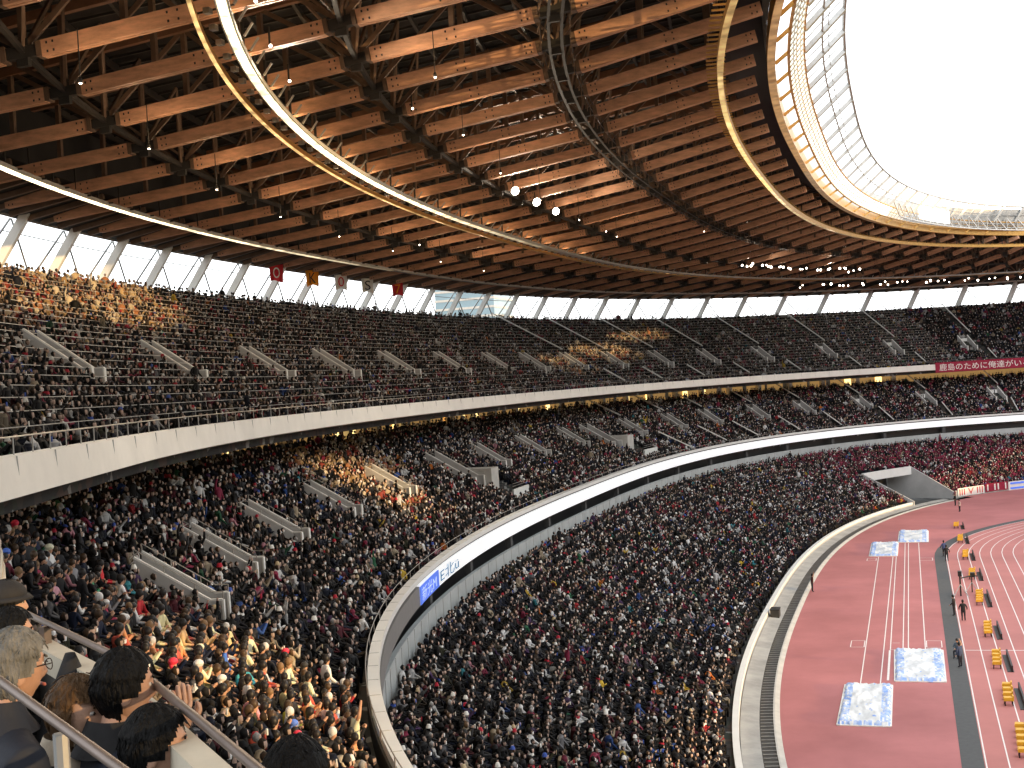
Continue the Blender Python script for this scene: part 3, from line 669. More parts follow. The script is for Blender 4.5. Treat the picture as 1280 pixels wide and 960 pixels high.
# ------------------------------------------------------------------ things on and beside the track
def hexn(p): return p
covm=mat('pit_cover_sheet',(.72,.75,.78),.45,noise=.12,nscale=.9,bump=.6,bscale=2.5)
MT['cover']=covm; MT['coverblue']=mat('cover_blue_pattern',(.1,.24,.62),.5,noise=.5,nscale=2.2,col2=(.6,.68,.8))
def cover(pts,label):
    c=[Vector((x,y,0)) for x,y in pts]; root=empty('pit_cover',tuple(sum(c,Vector())/4),label,'pit cover','blue-edged covers on the jumping pits')
    rr=random.Random(int(abs(pts[0][1])*10)); nu,nv=26,40; vs=[]; fs=[];
    for j in range(nv+1):
        for i in range(nu+1):
            u=i/nu; v=j/nv; e=min(u,1-u,v,1-v)
            P=(c[0]*(1-u)+c[1]*u)*(1-v)+(c[3]*(1-u)+c[2]*u)*v
            if e<.001: P=P+Vector((rr.uniform(-.05,.05),rr.uniform(-.12,.12),0))
            z=.03 if e<.001 else .16+.07*math.sin(u*9+v*5)*math.sin(v*13)+rr.uniform(0,.09)
            vs.append(P+Vector((0,0,z)))
    mb=MB(); white=[];blue=[]
    for j in range(nv):
        for i in range(nu):
            f=(j*(nu+1)+i,j*(nu+1)+i+1,(j+1)*(nu+1)+i+1,(j+1)*(nu+1)+i); u=(i+.5)/nu; v=(j+.5)/nv
            edge=((u<.2 or u>.82 or v>.95 or v<.03) and rr.random()<.75) or rr.random()<.03
            (blue if edge else white).append(f)
    mb.add(vs,white,'cover'); mb.f+=blue; mb.m+=[mb.mi('coverblue')]*len(blue); mb.obj('sheet',root,smooth=True)
    mb=MB(); 
    for i in range(4): P,Q=c[i],c[(i+1)%4]; mb.bar(P+Vector((0,0,.03)),Q+Vector((0,0,.03)),.14,.06,'white')
    mb.obj('frame',root)
cover([(-5.02,83.6),(-2.18,83.6),(-2.15,74.1),(-5.03,74.2)],'crumpled white and blue pit cover, nearest of four, beside the red runway end')
cover([(-2.1,93.85),(1.08,93.85),(1.05,84.6),(-2.0,84.7)],'crumpled white and blue pit cover with a white board at its left, second nearest')
cover([(-5.14,149.5),(-2.3,149.3),(-2.35,139.3),(-5.13,139.5)],'far white pit cover closer to the curved wall')
cover([(-2.2,159.6),(1.02,159.3),(.9,149.6),(-2.3,149.8)],'far white pit cover closer to the grey strip, farthest of four')
def stool(x,y,rz,root_label,grp):
    root=empty('yellow_stool',(x,y,0),root_label,'stool',grp); cz,sz=math.cos(rz),math.sin(rz); X=Vector((cz,sz,0)); Y=Vector((-sz,cz,0)); o=Vector((x,y,0))
    mb=MB(); mb.box(o+Vector((0,0,.36)),(.28,.25,.07),'yellow',X,Y); mb.box(o+Vector((0,0,.45)),(.25,.22,.03),'yellow',X,Y); mb.box(o+Y*.0+X*.25+Vector((0,0,.5)),(.035,.22,.08),'yellow',X,Y); mb.obj('seat',root)
    for i in(-1,1):
        for j in(-1,1):
            mb=MB(); mb.bar(o+X*.22*i+Y*.19*j,o+X*.2*i+Y*.17*j+Vector((0,0,.3)),.04,.04,'black'); mb.obj('leg',root)
YC=[(4.25,162.4,3),(4.25,150.3,4),(4.3,138.1,4),(4.4,125.9,4),(4.4,113.5,5),(4.35,100.3,4),(4.35,90.3,4),(4.4,81.,4),(4.4,71.4,5)]
for ci,(x,y,n) in enumerate(YC):
    for k in range(n):
        yy=y+(k-(n-1)/2)*1.15; stool(x-.0+(.05*k),yy,random.uniform(-.1,.1),f'yellow seat in the {ORD[ci]} cluster down the outer lanes counted from the far bend, {ORD[k]} from its far end' if False else f'low yellow seat, {ORD[n-1-k]} from the far end of the {ORD[ci]} trackside cluster','low yellow seats in clusters on the outer lanes')
    root=empty('ground_board',(x+.75,y,0),f'low black board lying beside the {ORD[ci]} yellow seat cluster from the far bend','board','low black boards beside the yellow seats')
    mb=MB(); mb.box((x+.85,y-.3,.22),(.05,n*.62,.2),'black'); mb.box((x+.75,y-.3,.02),(.2,n*.62,.02),'black'); mb.obj('panel',root)
# television camera rig
rig=empty('camera_rig',(3.6,116.3,0),'black television camera rig with two raised arms standing on the outer lanes','camera rig')
mb=MB(); mb.tube([(3.1,115.4,0),(3.1,115.5,1.9)],.07,'black'); mb.tube([(4.1,117.2,0),(4.1,117.2,1.5)],.06,'black'); mb.tube([(3.1,115.5,1.5),(4.1,117.2,1.45),(4.6,117.9,1.3)],.06,'black'); mb.obj('stand',rig)
mb=MB(); mb.box((3.1,115.3,1.95),(.16,.35,.2),'black'); mb.tube([(3.1,115.7,1.95),(3.1,116.05,1.95)],.12,'black',10); mb.box((4.2,117.4,1.5),(.2,.3,.18),'black'); mb.obj('camera_body',rig)
mb=MB()
for dx,dy in((-.6,-.5),(.6,-.4),(0,.7)): mb.tube([(3.1,115.4,1.0),(3.1+dx,115.4+dy,.02)],.035,'steel'); mb.tube([(4.1,117.2,.9),(4.1+dx,117.2+dy,.02)],.03,'steel')
mb.obj('tripod',rig)
# boards and cloth hung on the wall at the far end
def wallboard(s0,s1,z0,z1,m,label,txt=None,tm=None,a=62.3):
    root=empty('wall_banner',p3((s0+s1)/2,a,z0),label,'banner'); mb=MB(); sweep(mb,[(a,z0),(a+.06,z0),(a+.06,z1),(a,z1)],s0,s1,.7,m,closed=True); mb.obj('cloth',root)
    if txt: ring_text(txt,s1-.4,s0+.4,a-.03,z0+.15,z1-.15,tm,'lettering',root)
wallboard(186,209,.2,2.1,'redcloth','long red banner with white marks on the wall at the far right','II III I II','whitecloth')
wallboard(209.3,214,.0,1.3,'white','white board on the wall beside the long red banner','=','adblue')
wallboard(214.2,220,.2,1.4,'crimson','dark red and white banner left of the white wall board','I II I','whitecloth')
wallboard(220.4,227.8,.1,1.3,'whitecloth','pinkish white banner next to the tunnel mouth','III V III','redcloth')
mb=MB(); sweep(mb,[(62.5,-.1),(62.85,-.1),(62.85,1.),(62.5,1.)],170,TUN0,1.5,'conc_light',closed=True); mb.obj('front_wall',lowS)
tw=empty('office_tower',(-190,560,0),'pale glass office tower seen through a gap under the eave','building')
mb=MB(); mb.box((-190,560,40),(14,14,75),'sky_tower'); mb.obj('wall',tw)
mb=MB()
for z in range(0,112,4): mb.box((-190,560,z),(14.15,14.15,.5),'conc_light')
mb.obj('floor_band',tw)
# ------------------------------------------------------------------ spectators
def prism(vs,fs,cl,p,q,rp,rq,n,c,cap=True,ph=.5):
    p,q=np.array(p,float),np.array(q,float); d=q-p; d/=np.linalg.norm(d); X=np.cross(d,(0,0,1.))
    if np.linalg.norm(X)<.2: X=np.array((1.,0,0))
    X/=np.linalg.norm(X); Y=np.cross(X,d); b=len(vs)
    if abs(d[2])>.8: X=np.array((1.,0,0)); Y=np.array((0,1.,0))
    for o,r in((p,rp),(q,rq)):
        for k in range(n): t=2*PI*(k+ph)/n; vs.append(o+X*r[0]*math.cos(t)+Y*r[1]*math.sin(t))
    for k in range(n): fs.append((b+k,b+(k+1)%n,b+n+(k+1)%n,b+n+k)); cl.append(c)
    if cap:
        if n==4: fs.append((b+4,b+5,b+6,b+7)); cl.append(c)
        else:
            for k in range(0,n-2,2): fs.append((b+n,b+n+k+1,b+n+k+2,b+n+min(k+3,n-1))) ; cl.append(c)
def crowd_proto(pose,lod):
    """seated or standing figure, faces +Y, feet at z=0. colour slots: 0 jacket 1 trousers 2 skin 3 hair 4 accent"""
    vs,fs,cl=[],[],[]
    st=pose in('stand','standarm'); hz=.86 if st else .46; lean={'fwd':.16,'back':-.06}.get(pose,.03)
    hy=-.12 if not st else 0; sh=hz+.52; sy=hy+lean; n=6 if lod==1 else 5
    prism(vs,fs,cl,(0,hy,hz-.04),(0,sy,sh-.08),(.2,.15),(.235,.14),n,0,False); prism(vs,fs,cl,(0,sy,sh-.08),(0,sy,sh+.03),(.235,.14),(.1,.09),n,0)
    if pose=='scarf': prism(vs,fs,cl,(0,sy+.02,sh-.03),(0,sy+.02,sh+.07),(.13,.13),(.11,.11),n,4,False)
    # head
    hc=np.array((0,sy+.05+(0.05 if pose in('fwd','phone') else 0),sh+.17)); b=len(vs); nu=8 if lod==1 else 6; rings=(.42,.0,-.5) if lod==1 else (.35,-.35)
    vs.append(hc+(0,-.01,.13))
    for zz in rings:
        r=math.sqrt(1-zz*zz)
        for k in range(nu): t=2*PI*(k+.5)/nu; vs.append(hc+np.array((.085*r*math.cos(t),.1*r*math.sin(t)+(.015 if zz<0 else 0),.13*zz)))
    vs.append(hc+(0,.03,-.13)); e=len(vs)-1; nr=len(rings)
    def hcls(f):
        c=np.mean([vs[i] for i in f],0)-hc; return 2 if (c[1]>.02 and c[2]<.05) else 3
    fl=[(b,b+1+k,b+1+(k+1)%nu) for k in range(nu)]+[(b+1+i*nu+k,b+1+(i+1)*nu+k,b+1+(i+1)*nu+(k+1)%nu,b+1+i*nu+(k+1)%nu) for i in range(nr-1) for k in range(nu)]+[(e,b+1+(nr-1)*nu+(k+1)%nu,b+1+(nr-1)*nu+k) for k in range(nu)]
    for f in fl: fs.append(f); cl.append(hcls(f))
    if pose=='hat': prism(vs,fs,cl,hc+(0,-.01,.02),hc+(0,-.01,.16),(.105,.118),(.06,.07),6 if lod==1 else 5,4)
    if pose=='mask': prism(vs,fs,cl,hc+(0,.06,-.1),hc+(0,.07,0),(.06,.06),(.065,.06),4,4)
    # legs
    for sx in(-.1,.1):
        if st: prism(vs,fs,cl,(sx,hy,hz),(sx,hy,.0),(.1,.1),(.06,.07),4,1,False)
        else:
            prism(vs,fs,cl,(sx,hy,hz),(sx*1.3,hy+.46,hz+.05),(.095,.09),(.07,.07),4,1,False); prism(vs,fs,cl,(sx*1.3,hy+.46,hz+.06),(sx*1.3,hy+.42,0),(.07,.07),(.05,.06),4,1)
    # arms
    H={'lap':((.27,sy+.06,sh-.28),(.1,hy+.36,hz+.16)),'cross':((.28,sy+.08,sh-.28),(-.06,sy+.22,sh-.2)),'phone':((.25,sy+.14,sh-.24),(.05,sy+.38,sh+.02)),
       'clap':((.27,sy+.12,sh-.24),(.03,sy+.33,sh-.02)),'up':((.3,sy+.05,sh+.16),(.24,sy+.12,sh+.44)),'side':((.3,sy-.02,sh-.28),(.3,hy+.2,hz+.05))}
    ak={'lap':'lap','fwd':'lap','hat':'lap','scarf':'cross','mask':'lap','cross':'cross','phone':'phone','clap':'clap','up':'up','back':'side','stand':'side','standarm':'up'}[pose]
    for sx in(-1,1):
        el,ha=H[ak]; el=np.array((el[0]*sx,el[1],el[2])); ha=np.array((ha[0]*sx,ha[1],ha[2])); s0=np.array((.2*sx,sy,sh-.06))
        if pose=='standarm' and sx<0: el=np.array((-.3,sy,sh-.3)); ha=np.array((-.27,sy+.1,sh-.52))
        prism(vs,fs,cl,s0,el,(.07,.07),(.058,.058),4,0,False); prism(vs,fs,cl,el,ha,(.058,.058),(.045,.045),4,0,False)
        d=(ha-el)/np.linalg.norm(ha-el); prism(vs,fs,cl,ha,ha+d*.12,(.042,.042),(.03,.03),4,2 if ak in('phone','clap','up') else 0)
    if pose=='phone': prism(vs,fs,cl,(0,sy+.5,sh-.02),(0,sy+.5,sh+.14),(.05,.02),(.05,.02),4,4)
    q=[f if len(f)==4 else f+(-1,) for f in fs]
    return np.array(vs,float),q,np.array(cl)
POSES=['lap','fwd','hat','scarf','mask','cross','phone','clap','up','back','stand','standarm']
PW=np.array([.27,.14,.06,.07,.14,.08,.08,.05,.006,.1,.02,.004]); PW/=PW.sum()
JK=[((.005,.005,.006),34,'black'),((.012,.012,.014),16,'charcoal'),((.006,.009,.022),12,'navy'),((.035,.035,.038),5,'grey'),((.14,.14,.15),3,'light grey'),((.03,.02,.014),4,'brown'),((.025,.025,.012),2.5,'olive'),((.06,.008,.014),4,'maroon'),
    ((.58,.58,.58),5.5,'white'),((.3,.25,.18),2.5,'beige'),((.3,.02,.025),.9,'red'),((.03,.08,.28),1.0,'blue'),((.4,.18,.22),.6,'pink'),((.5,.34,.04),.35,'yellow'),((.45,.13,.02),.4,'orange'),((.02,.1,.05),.6,'green'),((.06,.03,.09),1.0,'purple'),((.03,.18,.22),.3,'teal')]
JW=np.array([j[1] for j in JK],float); JW/=JW.sum(); JC=np.array([j[0] for j in JK])
def seats(key):
    T=TIERS[key]; out=[]; FAM[0]=1 if key=='middle' else 0
    for k in range(T['n']):
        a=T['a0']+k*T['da']; x0=T['s0']+2; x1={'lower':470,'middle':452,'upper':SUPE-.5}[key]
        # step by real distance
        S_=np.arange(x0,x1,.25); x,y=pos(S_,a+.45); L=np.concatenate([[0],np.cumsum(np.hypot(np.diff(x),np.diff(y)))])
        u=np.arange(.3,L[-1],.465); s=np.interp(u,L,S_)
        m=np.ones(len(s),bool)
        for (h0,h1,b0,b1) in HOLES.get(key,[]): m&=~((s>h0)&(s<h1)&(a+.45>b0)&(a+.45<b1))
        for (h0,h1) in AIS[key]: m&=~((s>h0)&(s<h1))
        if key=='lower': m&=~((s>TUN0-.3)&(s<TUN1+.3)&(a<TUNA+.4))
        m&=RNG.random(len(s))<.965
        sid=np.arange(len(s))[m]; s=s[m]
        X,Y,nx,ny,tx,ty=frame(s,a+.45)
        out.append(np.stack([X,Y,np.full_like(X,T['z0']+k*T['dz']),np.arctan2(ny,nx),s,np.full_like(X,k),sid],1))
    FAM[0]=0
    P=np.concatenate(out); u,v,d=proj(P[:,0],P[:,1],P[:,2]+.8)
    m=(d>4)&(u>-60)&(u<1340)&(v>-60)&(v<1040)
    return P[m],u[m],v[m],d[m]
VAR={(p,l):crowd_proto(p,l) for p in POSES for l in(1,2)}
def palette(n,P,key,rng):
    ji=rng.choice(len(JK),n,p=JW)
    s=P[:,4]
    red=np.where((key=='lower')&(s<246),.5,np.where((key=='middle')&(s<232),.11,np.where((key=='upper')&(s<205),.05,.02 if key!='upper' else .05)))
    if key=='lower': red=np.where((s<256)&(s>=246),.2,red)
    isr=rng.random(n)<red; ji=np.where(isr,np.where(rng.random(n)<.75,7,10),ji)
    jc=JC[ji]*rng.uniform(.45,1.2,(n,1))
    jc=np.where(isr[:,None],np.array([.17,.018,.045])*rng.uniform(.4,1.5,(n,1)),jc)
    tr=np.array([[.005,.005,.007],[.01,.014,.03],[.025,.025,.025],[.05,.04,.03],[.2,.19,.17]])[rng.choice(5,n,p=[.45,.25,.15,.1,.05])]
    sk=np.array([.46,.33,.27])*rng.uniform(.35,1.35,(n,1)); ha=np.array([[.008,.007,.007],[.03,.018,.01],[.1,.06,.03],[.3,.3,.3]])[rng.choice(4,n,p=[.74,.15,.05,.06])]
    ac=np.array([[.75,.75,.72],[.02,.02,.02],[.4,.02,.04],[.05,.1,.4],[.5,.4,.25]])[rng.choice(5,n,p=[.5,.15,.2,.08,.07])]
    return np.clip(np.stack([jc,tr,sk,ha,ac],1),0,1),ji
def crowd(key,label,skip):
    P,u,v,d=seats(key); n=len(P); rng=np.random.default_rng(sum(map(ord,key)))
    pi=rng.choice(len(POSES),n,p=PW); pal,ji=palette(n,P,key,rng)
    pi=np.where((pi==4),pi,pi); pal[pi==4,4]=(.78,.79,.8)
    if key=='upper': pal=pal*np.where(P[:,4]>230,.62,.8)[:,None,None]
   
    # lighter, warmer clothes inside the sun patches paint sunlight into the colours
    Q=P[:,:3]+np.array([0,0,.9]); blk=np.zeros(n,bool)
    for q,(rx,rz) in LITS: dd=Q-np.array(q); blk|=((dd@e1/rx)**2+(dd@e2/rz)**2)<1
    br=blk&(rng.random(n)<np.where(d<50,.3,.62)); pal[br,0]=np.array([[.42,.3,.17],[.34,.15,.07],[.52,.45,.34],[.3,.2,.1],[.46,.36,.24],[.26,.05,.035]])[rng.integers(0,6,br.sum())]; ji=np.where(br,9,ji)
    sc=rng.uniform(.86,1.1,n); yaw=P[:,3]-PI/2+rng.normal(0,.4,n)
    ox,oy=rng.uniform(-.14,.14,n),rng.uniform(-.14,.14,n)
    info=dict(P=P,u=u,v=v,d=d,pi=pi,pal=pal,ji=ji,sc=sc,yaw=yaw)
    keep=np.ones(n,bool) 
    if skip is not None: keep[skip(info)]=False
    V=[];F=[];Cc=[];nv=0
    for pk,pn in enumerate(POSES):
        for l in(1,2):
            m=np.where((pi==pk)&keep&((d<95) if l==1 else (d>=95)))[0]
            if not len(m): continue
            vs,fs,cl=VAR[(pn,l)]; k=len(vs)
            c,s=np.cos(yaw[m]),np.sin(yaw[m]); S=sc[m]
            x=(vs[None,:,0]*c[:,None]-vs[None,:,1]*s[:,None])*S[:,None]+(P[m,0]+ox[m])[:,None]
            y=(vs[None,:,0]*s[:,None]+vs[None,:,1]*c[:,None])*S[:,None]+(P[m,1]+oy[m])[:,None]
            z=vs[None,:,2]*S[:,None]+P[m,2][:,None]
            V.append(np.stack([x,y,z],-1).reshape(-1,3))
            fa=np.array(fs)[None]+0*m[:,None,None]; off=(nv+np.arange(len(m))*k)[:,None,None]
            fa=np.where(fa<0,-1,fa+off).reshape(-1,4); F.append(fa); Cc.append(pal[m][:,cl].reshape(-1,3)); nv+=len(m)*k
    V=np.concatenate(V); F=np.concatenate(F); Cc=np.concatenate(Cc)
    lt=np.where(F[:,3]<0,3,4); loops=F[F>=0]; ls=np.concatenate([[0],np.cumsum(lt)[:-1]])
    me=bpy.data.meshes.new('crowd'); me.vertices.add(len(V)); me.vertices.foreach_set('co',V.ravel()); me.loops.add(len(loops)); me.loops.foreach_set('vertex_index',loops.astype(np.int32)); me.polygons.add(len(F)); me.polygons.foreach_set('loop_start',ls.astype(np.int32)); me.polygons.foreach_set('loop_total',lt.astype(np.int32))
    me.update(calc_edges=True); at=me.attributes.new('tint','FLOAT_COLOR','FACE'); at.data.foreach_set('color',np.concatenate([Cc,np.ones((len(Cc),1))],1).ravel().astype(np.float32))
    me.materials.append(MT['crowd']); o=bpy.data.objects.new('crowd_of_spectators',me); COL.objects.link(o); props(o,label,'crowd',None,'stuff')
    print('crowd',key,n,len(F)); return info
picked={}
def railline(u): return 728+.625*u
def pick(info):
    ok=(info['u']>5)&(info['u']<1275)&(info['v']>5)&(info['v']<950)&(info['v']<railline(info['u'])-12)
    idx=np.where(ok)[0]; idx=idx[np.argsort(info['d'][idx])][:300]; picked['i']=idx; picked['info']=info; return idx
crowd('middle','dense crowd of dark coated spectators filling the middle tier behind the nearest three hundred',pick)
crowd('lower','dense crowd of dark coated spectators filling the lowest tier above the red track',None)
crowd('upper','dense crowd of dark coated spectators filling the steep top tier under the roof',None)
# the nearest three hundred as people of their own: continuous skinned bodies, hair as a child
def objcol(name,rough,mul=1.):
    m=bpy.data.materials.new(name); m.use_nodes=True; nt=m.node_tree; oi=nt.nodes.new('ShaderNodeObjectInfo'); b=nt.nodes['Principled BSDF']; b.inputs['Roughness'].default_value=rough; b.inputs['Specular IOR Level'].default_value=.3
    n=nt.nodes.new('ShaderNodeTexNoise'); n.inputs['Scale'].default_value=6; mx=nt.nodes.new('ShaderNodeMix'); mx.data_type='RGBA'; mx.blend_type='MULTIPLY'; mx.inputs[0].default_value=.5
    nt.links.new(oi.outputs['Color'],mx.inputs[6]); nt.links.new(n.outputs['Fac'],mx.inputs[7]); nt.links.new(mx.outputs[2],b.inputs['Base Color']); return m
MT['jacket']=objcol('jacket_cloth',.8); MT['trouser']=mat('dark_trouser_cloth',(.018,.02,.03),.85,noise=.3,nscale=8); MT['skin']=mat('skin',(.5,.28,.18),.55,noise=.12,nscale=12); MT['hairmat']=objcol('hair_strands',.45)
def skinned(name,nodes,edges,mats_fn,sub=1,root=0):
    me=bpy.data.meshes.new(name); me.from_pydata([n[0] for n in nodes],edges,[]); o=bpy.data.objects.new(name,me); COL.objects.link(o)
    o.modifiers.new('skin','SKIN'); 
    for i,n in enumerate(nodes): sv=me.skin_vertices[0].data[i]; sv.radius=n[1] if isinstance(n[1],tuple) else (n[1],n[1]); sv.use_root=(i==root)
    o.modifiers[0].use_smooth_shade=True
    s=o.modifiers.new('sub','SUBSURF'); s.levels=sub; s.render_levels=sub
    bpy.context.view_layer.update(); m2=bpy.data.meshes.new_from_object(o.evaluated_get(bpy.context.evaluated_depsgraph_get())); bpy.data.objects.remove(o); bpy.data.meshes.remove(me); m2.name=name
    m2.materials.clear()
    ms,fn=mats_fn
    for m in ms: m2.materials.append(MT[m] if isinstance(m,str) else m)
    for p in m2.polygons: p.material_index=fn(p.center); p.use_smooth=True
    return m2
def person_mesh(pose):
    st=pose in('stand','standarm'); hz=.86 if st else .5; lean={'fwd':.16,'back':-.06}.get(pose,.03); hy=-.12 if not st else 0; sh=hz+.5; sy=hy+lean
    N=[((0,hy,hz),(.19,.14)),((0,hy+(sy-hy)*.5,hz+.22),(.18,.13)),((0,sy,sh-.08),(.2,.125)),((0,sy+.01,sh+.04),(.06,.06)),((0,sy+.05,sh+.14),(.075,.085)),((0,sy+.055,sh+.235),(.065,.08))]
    E=[(0,1),(1,2),(2,3),(3,4),(4,5)]
    H={'lap':((.27,sy+.06,sh-.28),(.09,hy+.36,hz+.16)),'cross':((.28,sy+.08,sh-.28),(.02,sy+.26,sh-.2)),'phone':((.25,sy+.14,sh-.24),(.07,sy+.38,sh+.02)),'clap':((.27,sy+.12,sh-.24),(.05,sy+.33,sh-.02)),'up':((.3,sy+.05,sh+.16),(.24,sy+.12,sh+.44)),'side':((.3,sy-.02,sh-.28),(.3,hy+.2,hz+.05))}
    ak={'lap':'lap','fwd':'lap','hat':'lap','scarf':'cross','mask':'lap','cross':'cross','phone':'phone','clap':'clap','up':'up','back':'side','stand':'side','standarm':'up'}[pose]
    hands=[]
    for sx in(-1,1):
        el,ha=H[ak]; el=Vector((el[0]*sx,el[1],el[2])); ha=Vector((ha[0]*sx,ha[1],ha[2]))
        if pose=='standarm' and sx<0: el=Vector((-.3,sy,sh-.3)); ha=Vector((-.27,sy+.1,sh-.52))
        k=len(N); d=(ha-el).normalized(); tip=ha+d*.11; N+=[((.17*sx,sy,sh-.03),.075),(tuple(el),.055),(tuple(ha),.04),(tuple(tip),.035)]; E+=[(2,k),(k,k+1),(k+1,k+2),(k+2,k+3)]; hands.append((ha+tip)/2)
    for sx in(-1,1):
        k=len(N)
        if st: N+=[((.1*sx,hy,hz-.08),.1),((.1*sx,hy+.01,.46),.07),((.11*sx,hy,.08),.05),((.11*sx,hy+.14,.04),.045)]
        else: N+=[((.1*sx,hy+.06,hz-.02),.1),((.13*sx,hy+.46,hz+.02),.07),((.13*sx,hy+.44,.08),.05),((.13*sx,hy+.58,.04),.045)]
        E+=[(0,k),(k,k+1),(k+1,k+2),(k+2,k+3)]
    def fn(c):
        if c.z>sh+.07: return 2
        if any((c-h).length<.075 for h in hands): return 2
        if c.z<hz-.02 or (not st and c.z<hz+.14 and c.y>hy+.17 and abs(c.x)<.24 and c.z<hz+.1): return 1
        return 0
    body=skinned('person',N,E,(['jacket','trouser','skin'],fn),1)
    mb=MB(); hc=Vector((0,sy+.045,sh+.2)); 
    if pose=='hat': mb.ell(hc+Vector((0,-.01,.05)),(.11,.125,.1),'hairmat',10,6); mb.tube([hc+Vector((0,-.01,.03)),hc+Vector((0,-.01,.075))],[.118,.115],'hairmat',10)
    else:
        mb.ell(hc+Vector((0,-.025,.035)),(.1,.11,.125),'hairmat',12,8)
        mb.f=[f for f in mb.f]; 
    mb.ell(hc+Vector((0,-.055,-.05)),(.085,.06,.08),'hairmat',8,5)
    return body,mb,hc
PM={}
for p in POSES:
    b,mb,hc=person_mesh(p); h=mb.obj('hair',smooth=True); hm=h.data; bpy.data.objects.remove(h); PM[p]=(b,hm)
HC={0:'black hair',1:'dark brown hair',2:'light brown hair',3:'grey hair'}
PN={'lap':'hands in lap','fwd':'leaning forward','hat':'wearing a knit hat','scarf':'arms folded','mask':'sitting upright','cross':'arms crossed','phone':'holding up a phone','clap':'hands raised to clap','up':'both arms up','back':'leaning back','stand':'standing','standarm':'standing with one arm up'}
info=picked['info']; row_seen={}
idx=picked['i']; rowmin={}
for i in idx: r=int(info['P'][i,5]); rowmin.setdefault(r,[]).append(i)
rank={}
for r,L in rowmin.items():
    L.sort(key=lambda i:-info['P'][i,4])
    for q,i in enumerate(L): rank[i]=q
ORDX=ORD+[a+'-'+b if b else a2 for a,a2 in(('twenty','thirtieth'),('thirty','fortieth'),('forty','fiftieth'),('fifty','sixtieth'),('sixty','seventieth'),('seventy','eightieth'),('eighty','ninetieth')) for b in ORD[:9]+[None]]
for i in idx:
    P=info['P'][i]; pose=POSES[int(info['pi'][i])]; body,hair=PM[pose]; pal=info['pal'][i]
    o=bpy.data.objects.new('person',body); COL.objects.link(o); o.location=(P[0],P[1],P[2]); o.rotation_euler=(0,0,float(info['yaw'][i])); s=float(info['sc'][i]); o.scale=(s,s,s); o.color=(*[min(1,3.*float(c)) for c in pal[0]],1)
    h=bpy.data.objects.new('hat' if pose=='hat' else 'hair',hair); COL.objects.link(h); h.parent=o; hcx=pal[4] if pose=='hat' else pal[3]; h.color=(*[min(1,3.*float(c)) for c in hcx],1)
    cn=JK[int(info['ji'][i])][2]
    props(o,f'{cn} coated spectator {PN[pose]}, {ORD[int(P[5])]} row up, {ORDX[rank[i]]} from left','person','nearest seated spectators of the middle tier')

# officials, photographers and players on the red ground
TP=[(2.3,106.6,'stand',(.01,.01,.012),'official in black standing on the grey strip beside the camera rig',1.2),(2.1,88.8,'standarm',(.02,.03,.06),'photographer in dark clothes crouched on the grey strip by the second pit cover',.9),(2.0,91.6,'lap',(.05,.07,.09),'person in blue grey sitting on the grey strip by the second pit cover',2.8),
    (2.5,135.2,'stand',(.01,.01,.012),'steward in black on the outer white line near the far end of the strip',0.),(2.35,138.6,'stand',(.02,.03,.08),'steward in navy on the outer white line, farthest along the strip',.4),(-9.5,118.1,'standarm',(.03,.01,.012),'lone steward at the edge of the red ground against the curved wall',5.),
    (5.2,192.4,'stand',(.05,.02,.03),'dark figure standing at the tunnel mouth corner',1.),(5.0,186.,'stand',(.01,.01,.01),'person in black walking from the tunnel mouth towards the lanes',2.),(5.3,178.5,'stand',(.25,.2,.2),'person in pale clothes walking past the far bend of the track',2.),(2.9,104.4,'stand',(.01,.01,.012),'camera operator in black standing behind the camera rig',0.)]
for x,y,po,c,lab,yw in TP:
    b,h=PM[po]; o=bpy.data.objects.new('person',b); COL.objects.link(o); o.location=(x,y,.012); o.rotation_euler=(0,0,yw); o.color=(*[min(1,2.6*q) for q in c],1); o.scale=(.97,.97,.97)
    k=bpy.data.objects.new('hair',h); COL.objects.link(k); k.parent=o; k.color=(.01,.01,.01,1); props(o,lab,'person')
bx=empty('equipment_case',(-11.6,106,.1),'dark equipment case with a lid standing in the pale moat by the curved wall','case')
mb=MB(); mb.box((-11.6,106,.4),(.35,.6,.32),'steel_dark'); mb.box((-11.6,106,.75),(.38,.63,.04),'black'); mb.obj('case_body',bx)
# ------------------------------------------------------------------ near parapet, rails and the seated people in front of the camera
NP=[(-13.6,16.0),(-11.2,13.3),(-9.1,10.9),(-6.75,8.2),(-4.7,5.65),(-2.9,4.2),(-1.65,2.95),(-.2,1.3),(1.3,-.6)]
npar=empty('near_parapet',(-3,4.2,19.4),'grey parapet with a pale top and brown handrail in front of the seated people','parapet')
def offs(i,d):
    P=NP[max(i-1,0)]; Q=NP[min(i+1,len(NP)-1)]; t=Vector((Q[0]-P[0],Q[1]-P[1])).normalized(); n=Vector((t.y,-t.x)); 
    return Vector((NP[i][0]-n.x*d,NP[i][1]-n.y*d))
def strip(prof,m,name,i0=0):
    mb=MB(); k=len(prof); vs=[]
    for i in range(i0,len(NP)):
        for d,z in prof: o=offs(i,d); vs.append((o.x,o.y,z))
    n=len(NP)-i0
    mb.add(vs,[(i*k+j,i*k+(j+1)%k,(i+1)*k+(j+1)%k,(i+1)*k+j) for i in range(n-1) for j in range(k)],m); return mb.obj(name,npar)
MT['nearrail']=mat('brown_metal_handrail',(.17,.13,.11),.45,metal=.5,noise=.2,nscale=8)
MT['nearpanel']=mat('near_parapet_panel',(.085,.078,.07),.6,noise=.2,nscale=3)
MT['nearcap']=mat('near_parapet_cap',(.5,.45,.36),.55,noise=.12,nscale=6)
side=-1 if offs(5,1)[0]>NP[5][0] else 1
strip([(side*-.02,19.34),(side*.075,19.34),(side*.075,19.24),(side*-.02,19.24)],'nearcap','cap')
strip([(side*.01,19.235),(side*.06,19.235),(side*.06,18.3),(side*.01,18.3)],'nearpanel','panel')
